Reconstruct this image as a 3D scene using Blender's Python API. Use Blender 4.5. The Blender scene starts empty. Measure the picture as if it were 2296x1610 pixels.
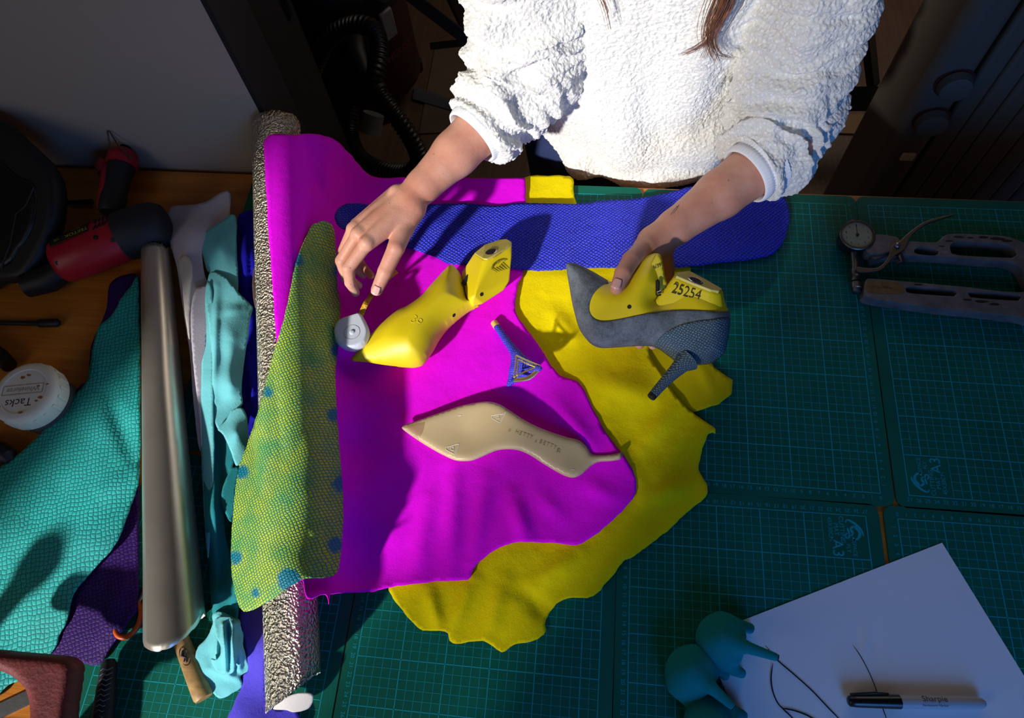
import bpy, bmesh, math, random
import numpy as np
from mathutils import Vector, Matrix, noise, geometry

random.seed(7)
SC = bpy.context.scene
COL = SC.collection
S = 0.01                      # the scene is worked out in centimetres, built in metres
TABLE = 0.753                 # height of the mats' upper face above the floor, m

# ------------------------------------------------------------------ camera
CR = np.array([[0.99256664, 0.10020141, -0.06907345],
               [-0.06142208, 0.90241429, 0.42646896],
               [0.10506566, -0.41905622, 0.9018609]])
CC = np.array([-35.32655, -24.78272, 84.46934])
CF = 1577.166
W, H = 2296, 1610


def V3(p):
    return Vector((p[0] * S, p[1] * S, p[2] * S + TABLE))


cam_d = bpy.data.cameras.new('camera')
cam_d.sensor_width = 36.0
cam_d.lens = CF / W * 36.0
cam_d.clip_start = 0.02
cam = bpy.data.objects.new('camera', cam_d)
COL.objects.link(cam)
m = Matrix.Identity(4)
for i in range(3):
    for j in range(3):
        m[i][j] = CR[j][i]
m.translation = V3(CC)
cam.matrix_world = m
SC.camera = cam

# ------------------------------------------------------------------ light
SC.view_settings.view_transform = 'Standard'
SC.view_settings.look = 'None'
SC.view_settings.gamma = 1.0
SC.view_settings.use_curve_mapping = False
SC.view_settings.exposure = 0.0
SC.cycles.use_denoising = True
SC.cycles.max_bounces = 8

world = bpy.data.worlds.new('world')
SC.world = world
world.use_nodes = True
world.node_tree.nodes['Background'].inputs[0].default_value = (0.35, 0.42, 0.55, 1)
world.node_tree.nodes['Background'].inputs[1].default_value = 0.014

SUN_EL = math.radians(25.5)
SUN_DIR = Vector((0.482 * math.cos(SUN_EL), 0.876 * math.cos(SUN_EL), -math.sin(SUN_EL))).normalized()
sun_d = bpy.data.lights.new('sun', 'SUN')
sun_d.energy = 5.2
sun_d.angle = math.radians(2.8)
sun_d.color = (1.0, 0.975, 0.935)
sun = bpy.data.objects.new('sun', sun_d)
COL.objects.link(sun)
sun.rotation_euler = SUN_DIR.to_track_quat('-Z', 'Y').to_euler()
sun.location = (-3, -4, 4)


def area(name, loc, to, sx, sy, power, color, spread=math.pi):
    d = bpy.data.lights.new(name, 'AREA')
    d.shape = 'RECTANGLE'
    d.size = sx
    d.size_y = sy
    d.energy = power
    d.color = color
    d.spread = spread
    o = bpy.data.objects.new(name, d)
    COL.objects.link(o)
    o.location = loc
    o.rotation_euler = (Vector(to) - Vector(loc)).to_track_quat('-Z', 'Y').to_euler()
    return o


# daylight of the two windows in the front wall, plus an added fill at the back
WALL_Y = -130.0
area('window_daylight', V3((-175, WALL_Y + 4, 95)), V3((-60, 20, 0)), 0.75, 1.2, 3.2, (1.0, 0.96, 0.92))
area('back_room_fill', V3((30, 205, 70)), V3((-70, 90, -75)), 0.9, 1.2, 6.0, (1.0, 0.86, 0.72))  # added fill for the dark back of the room, no window there
area('side_window_daylight', V3((25, WALL_Y + 4, 60)), V3((0, 0, 0)), 0.6, 0.8, 2.6, (0.07, 0.36, 1.15), math.radians(100))


# ------------------------------------------------------------------ pixels to places
def ray(u, v):
    return CR.T @ np.array([(u - W / 2) / CF, -(v - H / 2) / CF, -1.0])


def at(u, v, z=0.0):
    d = ray(u, v)
    return CC + d * (z - CC[2]) / d[2]


def aty(u, v, y):
    d = ray(u, v)
    return CC + d * (y - CC[1]) / d[1]


def atx(u, v, x):
    d = ray(u, v)
    return CC + d * (x - CC[0]) / d[0]


def atp(u, v, P0, n):
    d = ray(u, v)
    return CC + d * (np.dot(np.array(P0) - CC, n) / np.dot(d, n))


# ------------------------------------------------------------------ objects
def tag(o, label=None, cat=None, group=None, kind=None):
    if label: o['label'] = label
    if cat: o['category'] = cat
    if group: o['group'] = group
    if kind: o['kind'] = kind
    return o


def thing(name, label, cat, p=(0, 0, 0), group=None):
    o = bpy.data.objects.new(name, None)
    o.empty_display_size = 0.02
    COL.objects.link(o)
    o.location = V3(p)
    return tag(o, label, cat, group)


def link(name, me, mat=None, parent=None, smooth=True):
    """me: mesh whose vertices are in world metres"""
    o = bpy.data.objects.new(name, me)
    COL.objects.link(o)
    if mat is not None:
        me.materials.append(mat)
    if smooth:
        me.polygons.foreach_set('use_smooth', [True] * len(me.polygons))
    if parent is not None:
        o.parent = parent
        root = Vector((0, 0, 0))
        q = parent
        while q is not None:
            root += q.location
            q = q.parent
        me.transform(Matrix.Translation(-root))
    return o


def mesh(name, verts, faces, mat=None, parent=None, smooth=True, cm=True):
    me = bpy.data.meshes.new(name)
    vs = np.array(verts, dtype=float).reshape(-1, 3)
    if cm:
        vs = vs * S
        vs[:, 2] += TABLE
    me.from_pydata(vs.tolist(), [], [tuple(int(i) for i in f) for f in faces])
    me.update()
    return link(name, me, mat, parent, smooth)


def modify(o, kind, **kw):
    md = o.modifiers.new(kind.lower(), kind)
    for k, v in kw.items():
        setattr(md, k, v)
    return md


class MB:
    """collects verts (cm) and faces of one part"""
    def __init__(self):
        self.v, self.f = [], []

    def add(self, verts, faces):
        n = len(self.v)
        self.v += [tuple(p) for p in verts]
        self.f += [tuple(i + n for i in f) for f in faces]
        return self

    def box(self, c, size, rz=0.0, rx=0.0, ry=0.0):
        Mx = Matrix.Rotation(rz, 3, 'Z') @ Matrix.Rotation(ry, 3, 'Y') @ Matrix.Rotation(rx, 3, 'X')
        vs = []
        for sx in (-.5, .5):
            for sy in (-.5, .5):
                for sz in (-.5, .5):
                    p = Mx @ Vector((sx * size[0], sy * size[1], sz * size[2]))
                    vs.append((c[0] + p.x, c[1] + p.y, c[2] + p.z))
        return self.add(vs, [(0, 1, 3, 2), (4, 6, 7, 5), (0, 4, 5, 1), (2, 3, 7, 6), (0, 2, 6, 4), (1, 5, 7, 3)])

    def tube(self, pts, rad, n=12, cap=True, flat=1.0, up=(0, 0, 1)):
        """swept circle; rad one number or one per point; flat squashes along the normal"""
        pts = [Vector(p) for p in pts]
        if not hasattr(rad, '__len__'): rad = [rad] * len(pts)
        base = len(self.v)
        prev = None
        for i, p in enumerate(pts):
            t = (pts[min(i + 1, len(pts) - 1)] - pts[max(i - 1, 0)]).normalized()
            if prev is None:
                a = Vector(up)
                if abs(a.dot(t)) > .95: a = Vector((1, 0, 0))
                nrm = (a - t * a.dot(t)).normalized()
            else:
                nrm = (prev - t * prev.dot(t)).normalized()
            prev = nrm
            b = t.cross(nrm)
            for k in range(n):
                an = 2 * math.pi * k / n
                q = p + (nrm * math.cos(an) * flat + b * math.sin(an)) * rad[i]
                self.v.append(tuple(q))
        for i in range(len(pts) - 1):
            for k in range(n):
                k2 = (k + 1) % n
                self.f.append((base + i * n + k, base + i * n + k2, base + (i + 1) * n + k2, base + (i + 1) * n + k))
        if cap:
            self.f.append(tuple(base + k for k in reversed(range(n))))
            self.f.append(tuple(base + (len(pts) - 1) * n + k for k in range(n)))
        return self

    def lathe(self, o, axis, prof, n=32, cap=True):
        """prof: (distance along axis, radius)"""
        o, ax = Vector(o), Vector(axis).normalized()
        return self.tube([o + ax * h for h, r in prof], [max(r, .001) for h, r in prof], n, cap)

    def lathe2(self, o, axis, prof, n=32):
        """lathe that allows steps: profile swept exactly, no tangent estimate"""
        o, ax = Vector(o), Vector(axis).normalized()
        a = Vector((1, 0, 0)) if abs(ax.x) < .9 else Vector((0, 1, 0))
        e = (a - ax * a.dot(ax)).normalized()
        b = ax.cross(e)
        base = len(self.v)
        for h, r in prof:
            for k in range(n):
                an = 2 * math.pi * k / n
                self.v.append(tuple(o + ax * h + (e * math.cos(an) + b * math.sin(an)) * max(r, 1e-3)))
        m_ = len(prof)
        for i in range(m_ - 1):
            for k in range(n):
                k2 = (k + 1) % n
                self.f.append((base + i * n + k, base + i * n + k2, base + (i + 1) * n + k2, base + (i + 1) * n + k))
        self.f.append(tuple(base + k for k in reversed(range(n))))
        self.f.append(tuple(base + (m_ - 1) * n + k for k in range(n)))
        return self

    def prism(self, poly, z0, z1):
        """poly: world xy (cm), extruded"""
        n = len(poly)
        vs = [(p[0], p[1], z0) for p in poly] + [(p[0], p[1], z1) for p in poly]
        fs = [tuple(reversed(range(n))), tuple(range(n, 2 * n))]
        fs += [(i, (i + 1) % n, (i + 1) % n + n, i + n) for i in range(n)]
        return self.add(vs, fs)

    def build(self, name, mat, parent=None, smooth=True, bevel=0.0, seg=2, recalc=True):
        o = mesh(name, self.v, self.f, mat, parent, smooth)
        if recalc:
            bm = bmesh.new()
            bm.from_mesh(o.data)
            bmesh.ops.recalc_face_normals(bm, faces=bm.faces)
            bm.to_mesh(o.data)
            bm.free()
            if smooth:
                o.data.polygons.foreach_set('use_smooth', [True] * len(o.data.polygons))
        if bevel:
            modify(o, 'BEVEL', width=bevel * S, segments=seg, limit_method='ANGLE', angle_limit=math.radians(35))
        if smooth:
            try:
                o.data.set_sharp_from_angle(angle=math.radians(42))
            except Exception:
                pass
        return o


# ------------------------------------------------------------------ outlines, sheets, solids
def spline(pts, step=6.0, closed=True, sharp=()):
    """Catmull-Rom through pts, sampled about every `step`; indices in sharp stay corners"""
    P = [np.array(p, float) for p in pts]
    n = len(P)
    out = []
    rng = range(n if closed else n - 1)
    for i in rng:
        p1, p2 = P[i], P[(i + 1) % n]
        p0 = P[(i - 1) % n] if (closed or i > 0) else p1
        p3 = P[(i + 2) % n] if (closed or i + 2 < n) else p2
        if i in sharp: p0 = p1
        if (i + 1) % n in sharp: p3 = p2
        k = max(1, int(np.linalg.norm(p2 - p1) / step))
        for j in range(k):
            t = j / k
            out.append(0.5 * ((2 * p1) + (-p0 + p2) * t + (2 * p0 - 5 * p1 + 4 * p2 - p3) * t * t + (-p0 + 3 * p1 - 3 * p2 + p3) * t ** 3))
    if not closed: out.append(P[-1])
    return np.array(out)


def tps(ctrl, q):
    """thin-plate interpolation of (a, b, value) at points q"""
    c = np.array(ctrl, float)
    sc = 100.0
    X = c[:, :2] / sc
    n = len(c)

    def U(r2): return np.where(r2 > 1e-12, r2 * np.log(np.maximum(r2, 1e-12)), 0)
    K = U(((X[:, None] - X[None]) ** 2).sum(-1)) + np.eye(n) * 0.02
    if n < 3:
        return np.full(len(q), c[:, 2].mean())
    Pm = np.hstack([np.ones((n, 1)), X])
    A = np.vstack([np.hstack([K, Pm]), np.hstack([Pm.T, np.zeros((3, 3))])])
    w = np.linalg.lstsq(A, np.concatenate([c[:, 2], np.zeros(3)]), rcond=None)[0]
    Q = np.array(q, float) / sc
    return U(((Q[:, None] - X[None]) ** 2).sum(-1)) @ w[:n] + w[n] + Q @ w[n + 1:]


def inside(poly, q):
    x, y = q[:, 0], q[:, 1]
    r = np.zeros(len(q), bool)
    n = len(poly)
    for i in range(n):
        x0, y0 = poly[i]
        x1, y1 = poly[(i + 1) % n]
        c = ((y0 > y) != (y1 > y))
        if y1 != y0:
            r ^= c & (x < (x1 - x0) * (y - y0) / (y1 - y0) + x0)
    return r


def edge_dist(poly, q):
    d = np.full(len(q), 1e9)
    n = len(poly)
    for i in range(n):
        a, b = poly[i], poly[(i + 1) % n]
        ab = b - a
        L = max(ab @ ab, 1e-12)
        t = np.clip(((q - a) @ ab) / L, 0, 1)
        d = np.minimum(d, np.hypot(*(q - a - t[:, None] * ab).T))
    return d


def triangulate(poly, step, loop=None):
    """outline + inner staggered grid -> points, triangles, number of outline points"""
    lo, hi = poly.min(0), poly.max(0)
    g = []
    j = 0
    y = lo[1]
    while y <= hi[1]:
        xs = np.arange(lo[0] + (step / 2 if j % 2 else 0), hi[0], step)
        g.append(np.stack([xs, np.full(len(xs), y)], 1))
        y += step * 0.87
        j += 1
    g = np.concatenate(g)
    g = g[inside(poly, g)]
    g = g[edge_dist(poly, g) > step * 0.55]
    n = len(poly)
    es = [(i, (i + 1) % n) for i in range(n)]
    if loop is not None:
        ok = inside(poly, loop) & (edge_dist(poly, loop) > step * .2)
        g = g[edge_dist(loop, g) > step * .5]
        idx = np.cumsum(ok) - 1 + n
        m_ = len(loop)
        es += [(int(idx[i]), int(idx[(i + 1) % m_])) for i in range(m_) if ok[i] and ok[(i + 1) % m_]]
        g = np.concatenate([loop[ok], g])
    pts = np.concatenate([poly, g])
    vs, es, fs, ov, oe, of = geometry.delaunay_2d_cdt([Vector(p) for p in pts], es, [], 1, 1e-6)
    return np.array([tuple(v) for v in vs]), [tuple(f) for f in fs], n


def nz(p, s, seed=0.0):
    return noise.noise(Vector((p[0] / s + seed * 3.1, p[1] / s - seed * 1.7, p[2] / s + seed)))


def rough_edge(poly, amp, s=14.0, seed=0.0):
    out = []
    n = len(poly)
    for i in range(n):
        t = poly[(i + 1) % n] - poly[i - 1]
        nn = np.array([-t[1], t[0]]) / max(np.hypot(*t), 1e-9)
        p = poly[i]
        out.append(p + nn * amp * (noise.noise(Vector((p[0] / s, p[1] / s, seed))) + .6 * noise.noise(Vector((p[0] / s * 3, p[1] / s * 3, seed + 5)))))
    return np.array(out)


def skin_tree(o):
    from mathutils.bvhtree import BVHTree
    off = Vector((0, 0, 0))
    q = o.parent
    while q is not None:
        off += q.location
        q = q.parent
    return BVHTree.FromPolygons([v.co + off for v in o.data.vertices], [tuple(p.vertices) for p in o.data.polygons])


def ground(trees, u, v):
    """height (cm) of the highest of the given surfaces on the sight line"""
    d = Vector(ray(u, v)).normalized()
    best = None
    for t in trees:
        h = t.ray_cast(V3(CC), d)[0]
        if h is not None:
            z = (h.z - TABLE) / S
            best = z if best is None else max(best, z)
    return best


def sheet(name, outline, zc, mat, parent=None, step=8.0, thick=0.13, wav=((0.12, 6.0),), ridges=(), uvang=0.0,
          seed=1.0, edge=1.2, sharp=(), zmin=None, above=(), gap=.06, spots=(), zmul=1.0, pad=0.0):
    """a piece of leather: outline in photo pixels, heights zc=(u,v,z) interpolated, real thickness below"""
    poly = spline(outline, step, True, sharp)
    if edge: poly = rough_edge(poly, edge, 16.0, seed)
    P, F, n = triangulate(poly, step)
    z = tps(zc, P) * zmul
    for (u0, v0, u1, v1, wd, h) in ridges:
        a, b = np.array([u0, v0]), np.array([u1, v1])
        ab = b - a
        t = np.clip(((P - a) @ ab) / max(ab @ ab, 1e-9), 0, 1)
        d = np.hypot(*(P - a - t[:, None] * ab).T)
        z += h * np.exp(-(d / wd) ** 2) * (0.35 + 0.65 * np.sin(np.pi * np.clip(t, 0.05, .95)))
    X = np.array([at(p[0], p[1], zz) for p, zz in zip(P, z)])
    for k, (a, s) in enumerate(wav):
        X[:, 2] += a * np.array([nz((q[0], q[1], 0), s, seed + k) for q in X])
    if zmin is not None:
        X[:, 2] = np.maximum(X[:, 2], zmin)
    if above:
        tr = [skin_tree(q) for q in above]
        for i, p in enumerate(P):
            gs = [ground(tr, p[0] + a, p[1] + b) for a, b in (((0, 0), (pad, 0), (-pad, 0), (0, pad), (0, -pad)) if pad else ((0, 0),))]
            gs = [q for q in gs if q is not None]
            g = max(gs) if gs else None
            if g is not None and X[i, 2] < g + thick + gap:
                X[i] = at(p[0], p[1], g + thick + gap)
    o = mesh(name, X, F, mat, parent)
    me = o.data
    uv = me.uv_layers.new(name='uv')
    c, s_ = math.cos(uvang), math.sin(uvang)
    li = np.empty(len(me.loops), dtype=int)
    me.loops.foreach_get('vertex_index', li)
    # in cm along / across the piece, following its surface roughly
    ux = X[:, 0] * c + X[:, 1] * s_
    uy = -X[:, 0] * s_ + X[:, 1] * c
    co = np.stack([ux[li], uy[li]], 1).astype(np.float32)
    uv.data.foreach_set('uv', co.ravel())
    bm = bmesh.new()
    bm.from_mesh(me)
    bmesh.ops.recalc_face_normals(bm, faces=bm.faces)
    bm.faces.ensure_lookup_table()
    up = sum(f.normal.z for f in bm.faces)
    if up < 0:
        bmesh.ops.reverse_faces(bm, faces=bm.faces)
    bm.to_mesh(me)
    bm.free()
    me.polygons.foreach_set('use_smooth', [True] * len(me.polygons))
    if spots:
        sp = np.zeros(len(P))
        for (u, v, r) in spots:
            w = np.hypot(P[:, 0] - u, P[:, 1] - v) + np.array([5 * noise.noise(Vector((p[0] / 9, p[1] / 9, u))) for p in P])
            sp = np.maximum(sp, np.clip((r - w) / 5 + .5, 0, 1))
        me.attributes.new('dye', 'FLOAT', 'POINT').data.foreach_set('value', sp.astype(np.float32))
    modify(o, 'SOLIDIFY', thickness=thick * S, offset=-1.0)
    return o


def plane_frame(P0, n):
    n = np.array(n, float)
    n = n / np.linalg.norm(n)
    ex = np.cross(CR[1], n)
    ex = ex / np.linalg.norm(ex)
    ey = np.cross(n, ex)
    return np.array(P0, float), ex, ey, n


def facing(u, v, z, tilt=None):
    """plane through the place seen at (u,v) at height z, square to the line of sight"""
    P0 = at(u, v, z)
    n = CC - P0
    return plane_frame(P0, n)


def level(z, nrm=(0, 0, 1)):
    return plane_frame(at(1148, 805, z), nrm)


def inflate(name, outline, frame, T, mat, parent=None, step=0.3, R=2.0, back=1.0, sharp=(), power=0.5, lift=None, pxstep=5.0, uvs=True, off=0.0, cut=None, keep=None, shell=0.0):
    """a solid from its outline (photo pixels cast on the plane `frame`): rounded over R cm from the rim,
    half-thickness T cm, a number or (u,v,T) list; lift: (u,v,h) bends the middle plane along its normal"""
    P0, ex, ey, n = frame
    pl = spline(outline, pxstep, True, sharp)
    q = np.array([atp(p[0], p[1], P0, n) for p in pl]) - P0
    poly = np.stack([q @ ex, q @ ey], 1)
    loop = None
    if cut is not None or keep is not None:
        lp = spline(cut if cut is not None else keep, pxstep, True)
        lq = np.array([atp(p[0], p[1], P0, n) for p in lp]) - P0
        loop = np.stack([lq @ ex, lq @ ey], 1)
        loop_in = loop
    P, F, k = triangulate(poly, step, loop)
    if loop is not None:
        cen = np.array([P[list(f)].mean(0) for f in F])
        ins = inside(loop_in, cen)
        F = [f for f, i in zip(F, ins) if i == (keep is not None)]
    d = edge_dist(poly, P)
    d[:k] = 0

    def field(c):
        c = np.array([[*(lambda w: (w @ ex, w @ ey))(atp(a, b, P0, n) - P0), h] for a, b, h in c])
        c[:, :2] *= 20
        return tps(c, P * 20)
    th = np.full(len(P), float(T)) if not hasattr(T, '__len__') else np.maximum(field(T), .05)
    t = np.clip(d / R, 0, 1)
    h = th * (1 - (1 - t) ** 2) ** power + off
    if off: h[:k] = 0
    L = field(lift) if lift is not None else np.zeros(len(P))
    top = P0 + P[:, :1] * ex + P[:, 1:] * ey + (h + L)[:, None] * n
    bot = P0 + P[:, :1] * ex + P[:, 1:] * ey + (-h * back + L)[:, None] * n
    N = len(P)
    vs = np.concatenate([top, bot])
    fs = [tuple(f) for f in F]
    mp = lambda i: i if i < k else i + N
    if not shell: fs += [tuple(mp(i) for i in reversed(f)) for f in F]
    used = sorted({i for f in fs for i in f})
    rm = {a: b for b, a in enumerate(used)}
    o = mesh(name, vs[used], [tuple(rm[i] for i in f) for f in fs], mat, parent)
    bm = bmesh.new()
    bm.from_mesh(o.data)
    bmesh.ops.recalc_face_normals(bm, faces=bm.faces)
    if shell and sum(f.normal.dot(Vector(n)) for f in bm.faces) < 0:
        bmesh.ops.reverse_faces(bm, faces=bm.faces)
    bm.to_mesh(o.data)
    bm.free()
    o.data.polygons.foreach_set('use_smooth', [True] * len(o.data.polygons))
    if shell: modify(o, 'SOLIDIFY', thickness=shell * S, offset=-1.0)
    if uvs:
        me = o.data
        uv = me.uv_layers.new(name='uv')
        base = np.concatenate([P, P])[used]
        li = np.empty(len(me.loops), dtype=int)
        me.loops.foreach_get('vertex_index', li)
        uv.data.foreach_set('uv', base[li].astype(np.float32).ravel())
    return o


# ------------------------------------------------------------------ distance-field bodies
def smin(a, b, k):
    if k <= 0: return np.minimum(a, b)
    h = np.clip(0.5 + 0.5 * (b - a) / k, 0, 1)
    return b * (1 - h) + a * h - k * h * (1 - h)


def sdf_mesh(prims, res, pad=1.0, disp=None):
    """prims: ('cap', a, b, ra, rb, k) | ('ell', c, (rx,ry,rz), k[, 3x3 rows]) | ('cut', same as ell); naive surface nets"""
    los, his = [], []
    for p in prims:
        if p[0] == 'cap':
            a, b = np.array(p[1]), np.array(p[2])
            r = max(p[3], p[4])
            los.append(np.minimum(a, b) - r); his.append(np.maximum(a, b) + r)
        elif p[0] == 'ell':
            r = max(p[2])
            los.append(np.array(p[1]) - r); his.append(np.array(p[1]) + r)
    lo, hi = np.min(los, 0) - pad, np.max(his, 0) + pad
    dim = np.ceil((hi - lo) / res).astype(int) + 1
    ax = [(lo[i] + res * np.arange(dim[i])).astype(np.float32) for i in range(3)]
    D = np.full(dim, 50.0, np.float32)
    for p in prims:
        if p[0] == 'cap':
            a, b = np.array(p[1], np.float32), np.array(p[2], np.float32)
            r = max(p[3], p[4]) + p[5] + 2.5
            l, h = np.minimum(a, b) - r, np.maximum(a, b) + r
        else:
            a = np.array(p[1], np.float32)
            r = max(p[2]) + p[3] + 2.5
            l, h = a - r, a + r
        sl = tuple(slice(max(0, int((l[i] - lo[i]) / res)), min(dim[i], int((h[i] - lo[i]) / res) + 2)) for i in range(3))
        X = ax[0][sl[0]][:, None, None]; Y = ax[1][sl[1]][None, :, None]; Z = ax[2][sl[2]][None, None, :]
        if p[0] == 'cap':
            ba = b - a
            L = max(float(ba @ ba), 1e-9)
            t = np.clip(((X - a[0]) * ba[0] + (Y - a[1]) * ba[1] + (Z - a[2]) * ba[2]) / L, 0, 1)
            d = np.sqrt((X - a[0] - t * ba[0]) ** 2 + (Y - a[1] - t * ba[1]) ** 2 + (Z - a[2] - t * ba[2]) ** 2) - (p[3] + (p[4] - p[3]) * t)
        else:
            rr = p[2]
            Mx = np.array(p[4], np.float32) if len(p) > 4 else np.eye(3, dtype=np.float32)
            x, y, z = X - a[0], Y - a[1], Z - a[2]
            q = [(Mx[i][0] * x + Mx[i][1] * y + Mx[i][2] * z) for i in range(3)]
            k0 = np.sqrt((q[0] / rr[0]) ** 2 + (q[1] / rr[1]) ** 2 + (q[2] / rr[2]) ** 2)
            k1 = np.sqrt((q[0] / rr[0] ** 2) ** 2 + (q[1] / rr[1] ** 2) ** 2 + (q[2] / rr[2] ** 2) ** 2)
            d = k0 * (k0 - 1) / np.maximum(k1, 1e-6)
        if p[0] == 'cut':
            D[sl] = -smin(-D[sl], d.astype(np.float32), p[3])
        else:
            D[sl] = smin(D[sl], d.astype(np.float32), p[5] if p[0] == 'cap' else p[3])
    if disp is not None:
        X, Y, Z = np.meshgrid(*ax, indexing='ij')
        D = D + disp(X, Y, Z).astype(np.float32)
    ins = D < 0
    c = np.zeros([d - 1 for d in dim], np.int8)
    for i in (0, 1):
        for j in (0, 1):
            for k in (0, 1):
                c += ins[i:dim[0] - 1 + i, j:dim[1] - 1 + j, k:dim[2] - 1 + k]
    act = (c > 0) & (c < 8)
    I = np.argwhere(act)
    idx = np.full(act.shape, -1, np.int64)
    idx[act] = np.arange(len(I))
    acc = np.zeros((len(I), 3)); cnt = np.zeros(len(I))
    cor = [(i, j, k) for i in (0, 1) for j in (0, 1) for k in (0, 1)]
    for a in cor:
        for b in cor:
            if sum(abs(x - y) for x, y in zip(a, b)) != 1 or a > b: continue
            da = D[I[:, 0] + a[0], I[:, 1] + a[1], I[:, 2] + a[2]]
            db = D[I[:, 0] + b[0], I[:, 1] + b[1], I[:, 2] + b[2]]
            mk = (da < 0) != (db < 0)
            t = np.where(mk, da / np.where(mk, da - db, 1), 0)
            pa, pb = np.array(a, float), np.array(b, float)
            acc += np.where(mk[:, None], pa + t[:, None] * (pb - pa), 0)
            cnt += mk
    vs = lo + res * (I + acc / np.maximum(cnt, 1)[:, None])
    fs = []
    for axis in range(3):
        sl0 = [slice(1, -1)] * 3; sl1 = [slice(1, -1)] * 3
        sl0[axis] = slice(0, -1); sl1[axis] = slice(1, None)
        A, B = ins[tuple(sl0)], ins[tuple(sl1)]
        E = np.argwhere(A != B)
        off = np.array([1, 1, 1]); off[axis] = 0
        E = E + off
        sgn = ins[E[:, 0], E[:, 1], E[:, 2]]
        o1, o2 = [(1, 2), (2, 0), (0, 1)][axis]
        def nb(d1, d2):
            q = E.copy(); q[:, o1] -= d1; q[:, o2] -= d2
            return idx[q[:, 0], q[:, 1], q[:, 2]]
        quad = np.stack([nb(0, 0), nb(1, 0), nb(1, 1), nb(0, 1)], 1)
        quad[~sgn] = quad[~sgn][:, ::-1]
        fs.append(quad)
    fs = np.concatenate(fs)
    fs = fs[(fs >= 0).all(1)]
    return vs, fs


def relax(vs, fs, it=2, w=0.5):
    e = np.concatenate([fs[:, [0, 1]], fs[:, [1, 2]], fs[:, [2, 3]], fs[:, [3, 0]]])
    e = np.concatenate([e, e[:, ::-1]])
    for _ in range(it):
        acc = np.zeros_like(vs); cnt = np.zeros(len(vs))
        np.add.at(acc, e[:, 0], vs[e[:, 1]]); np.add.at(cnt, e[:, 0], 1)
        vs = vs * (1 - w) + w * acc / np.maximum(cnt, 1)[:, None]
    return vs


def big_mesh(name, vs, fs, mat, parent):
    me = bpy.data.meshes.new(name)
    v = np.array(vs, np.float32) * S
    v[:, 2] += TABLE
    fs = np.array(fs, np.int32)
    me.vertices.add(len(v)); me.vertices.foreach_set('co', v.ravel())
    k = fs.shape[1]
    me.loops.add(len(fs) * k); me.loops.foreach_set('vertex_index', fs.ravel())
    me.polygons.add(len(fs)); me.polygons.foreach_set('loop_start', np.arange(0, len(fs) * k, k, dtype=np.int32))
    me.update(calc_edges=True)
    me.validate()
    return link(name, me, mat, parent)


# ------------------------------------------------------------------ text
def text_mesh(name, items, mat, parent, depth=0.0):
    """items: (string, size cm, origin P, ex, ey, align) -> one mesh; letters lie in the plane ex, ey"""
    V, F = [], []
    for (s, size, P, ex, ey, al) in items:
        cu = bpy.data.curves.new('t', 'FONT')
        cu.body = s
        cu.size = size
        cu.align_x = al
        cu.align_y = 'CENTER'
        cu.extrude = depth
        ob = bpy.data.objects.new('t', cu)
        COL.objects.link(ob)
        dg = bpy.context.evaluated_depsgraph_get()
        me = ob.evaluated_get(dg).to_mesh()
        ex_, ey_ = np.array(ex, float), np.array(ey, float)
        ex_ = ex_ / np.linalg.norm(ex_); ey_ = ey_ / np.linalg.norm(ey_)
        nn = np.cross(ex_, ey_)
        b = len(V)
        for v in me.vertices:
            V.append(np.array(P) + ex_ * v.co.x + ey_ * v.co.y + nn * v.co.z)
        for p in me.polygons:
            F.append([b + i for i in p.vertices])
        ob.evaluated_get(dg).to_mesh_clear()
        bpy.data.objects.remove(ob)
        bpy.data.curves.remove(cu)
    return mesh(name, V, F, mat, parent, smooth=False)


# ------------------------------------------------------------------ materials
def srgb(r, g, b):
    f = lambda c: (c / 255 / 12.92) if c / 255 <= 0.04045 else ((c / 255 + 0.055) / 1.055) ** 2.4
    return (f(r), f(g), f(b), 1.0)


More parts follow.
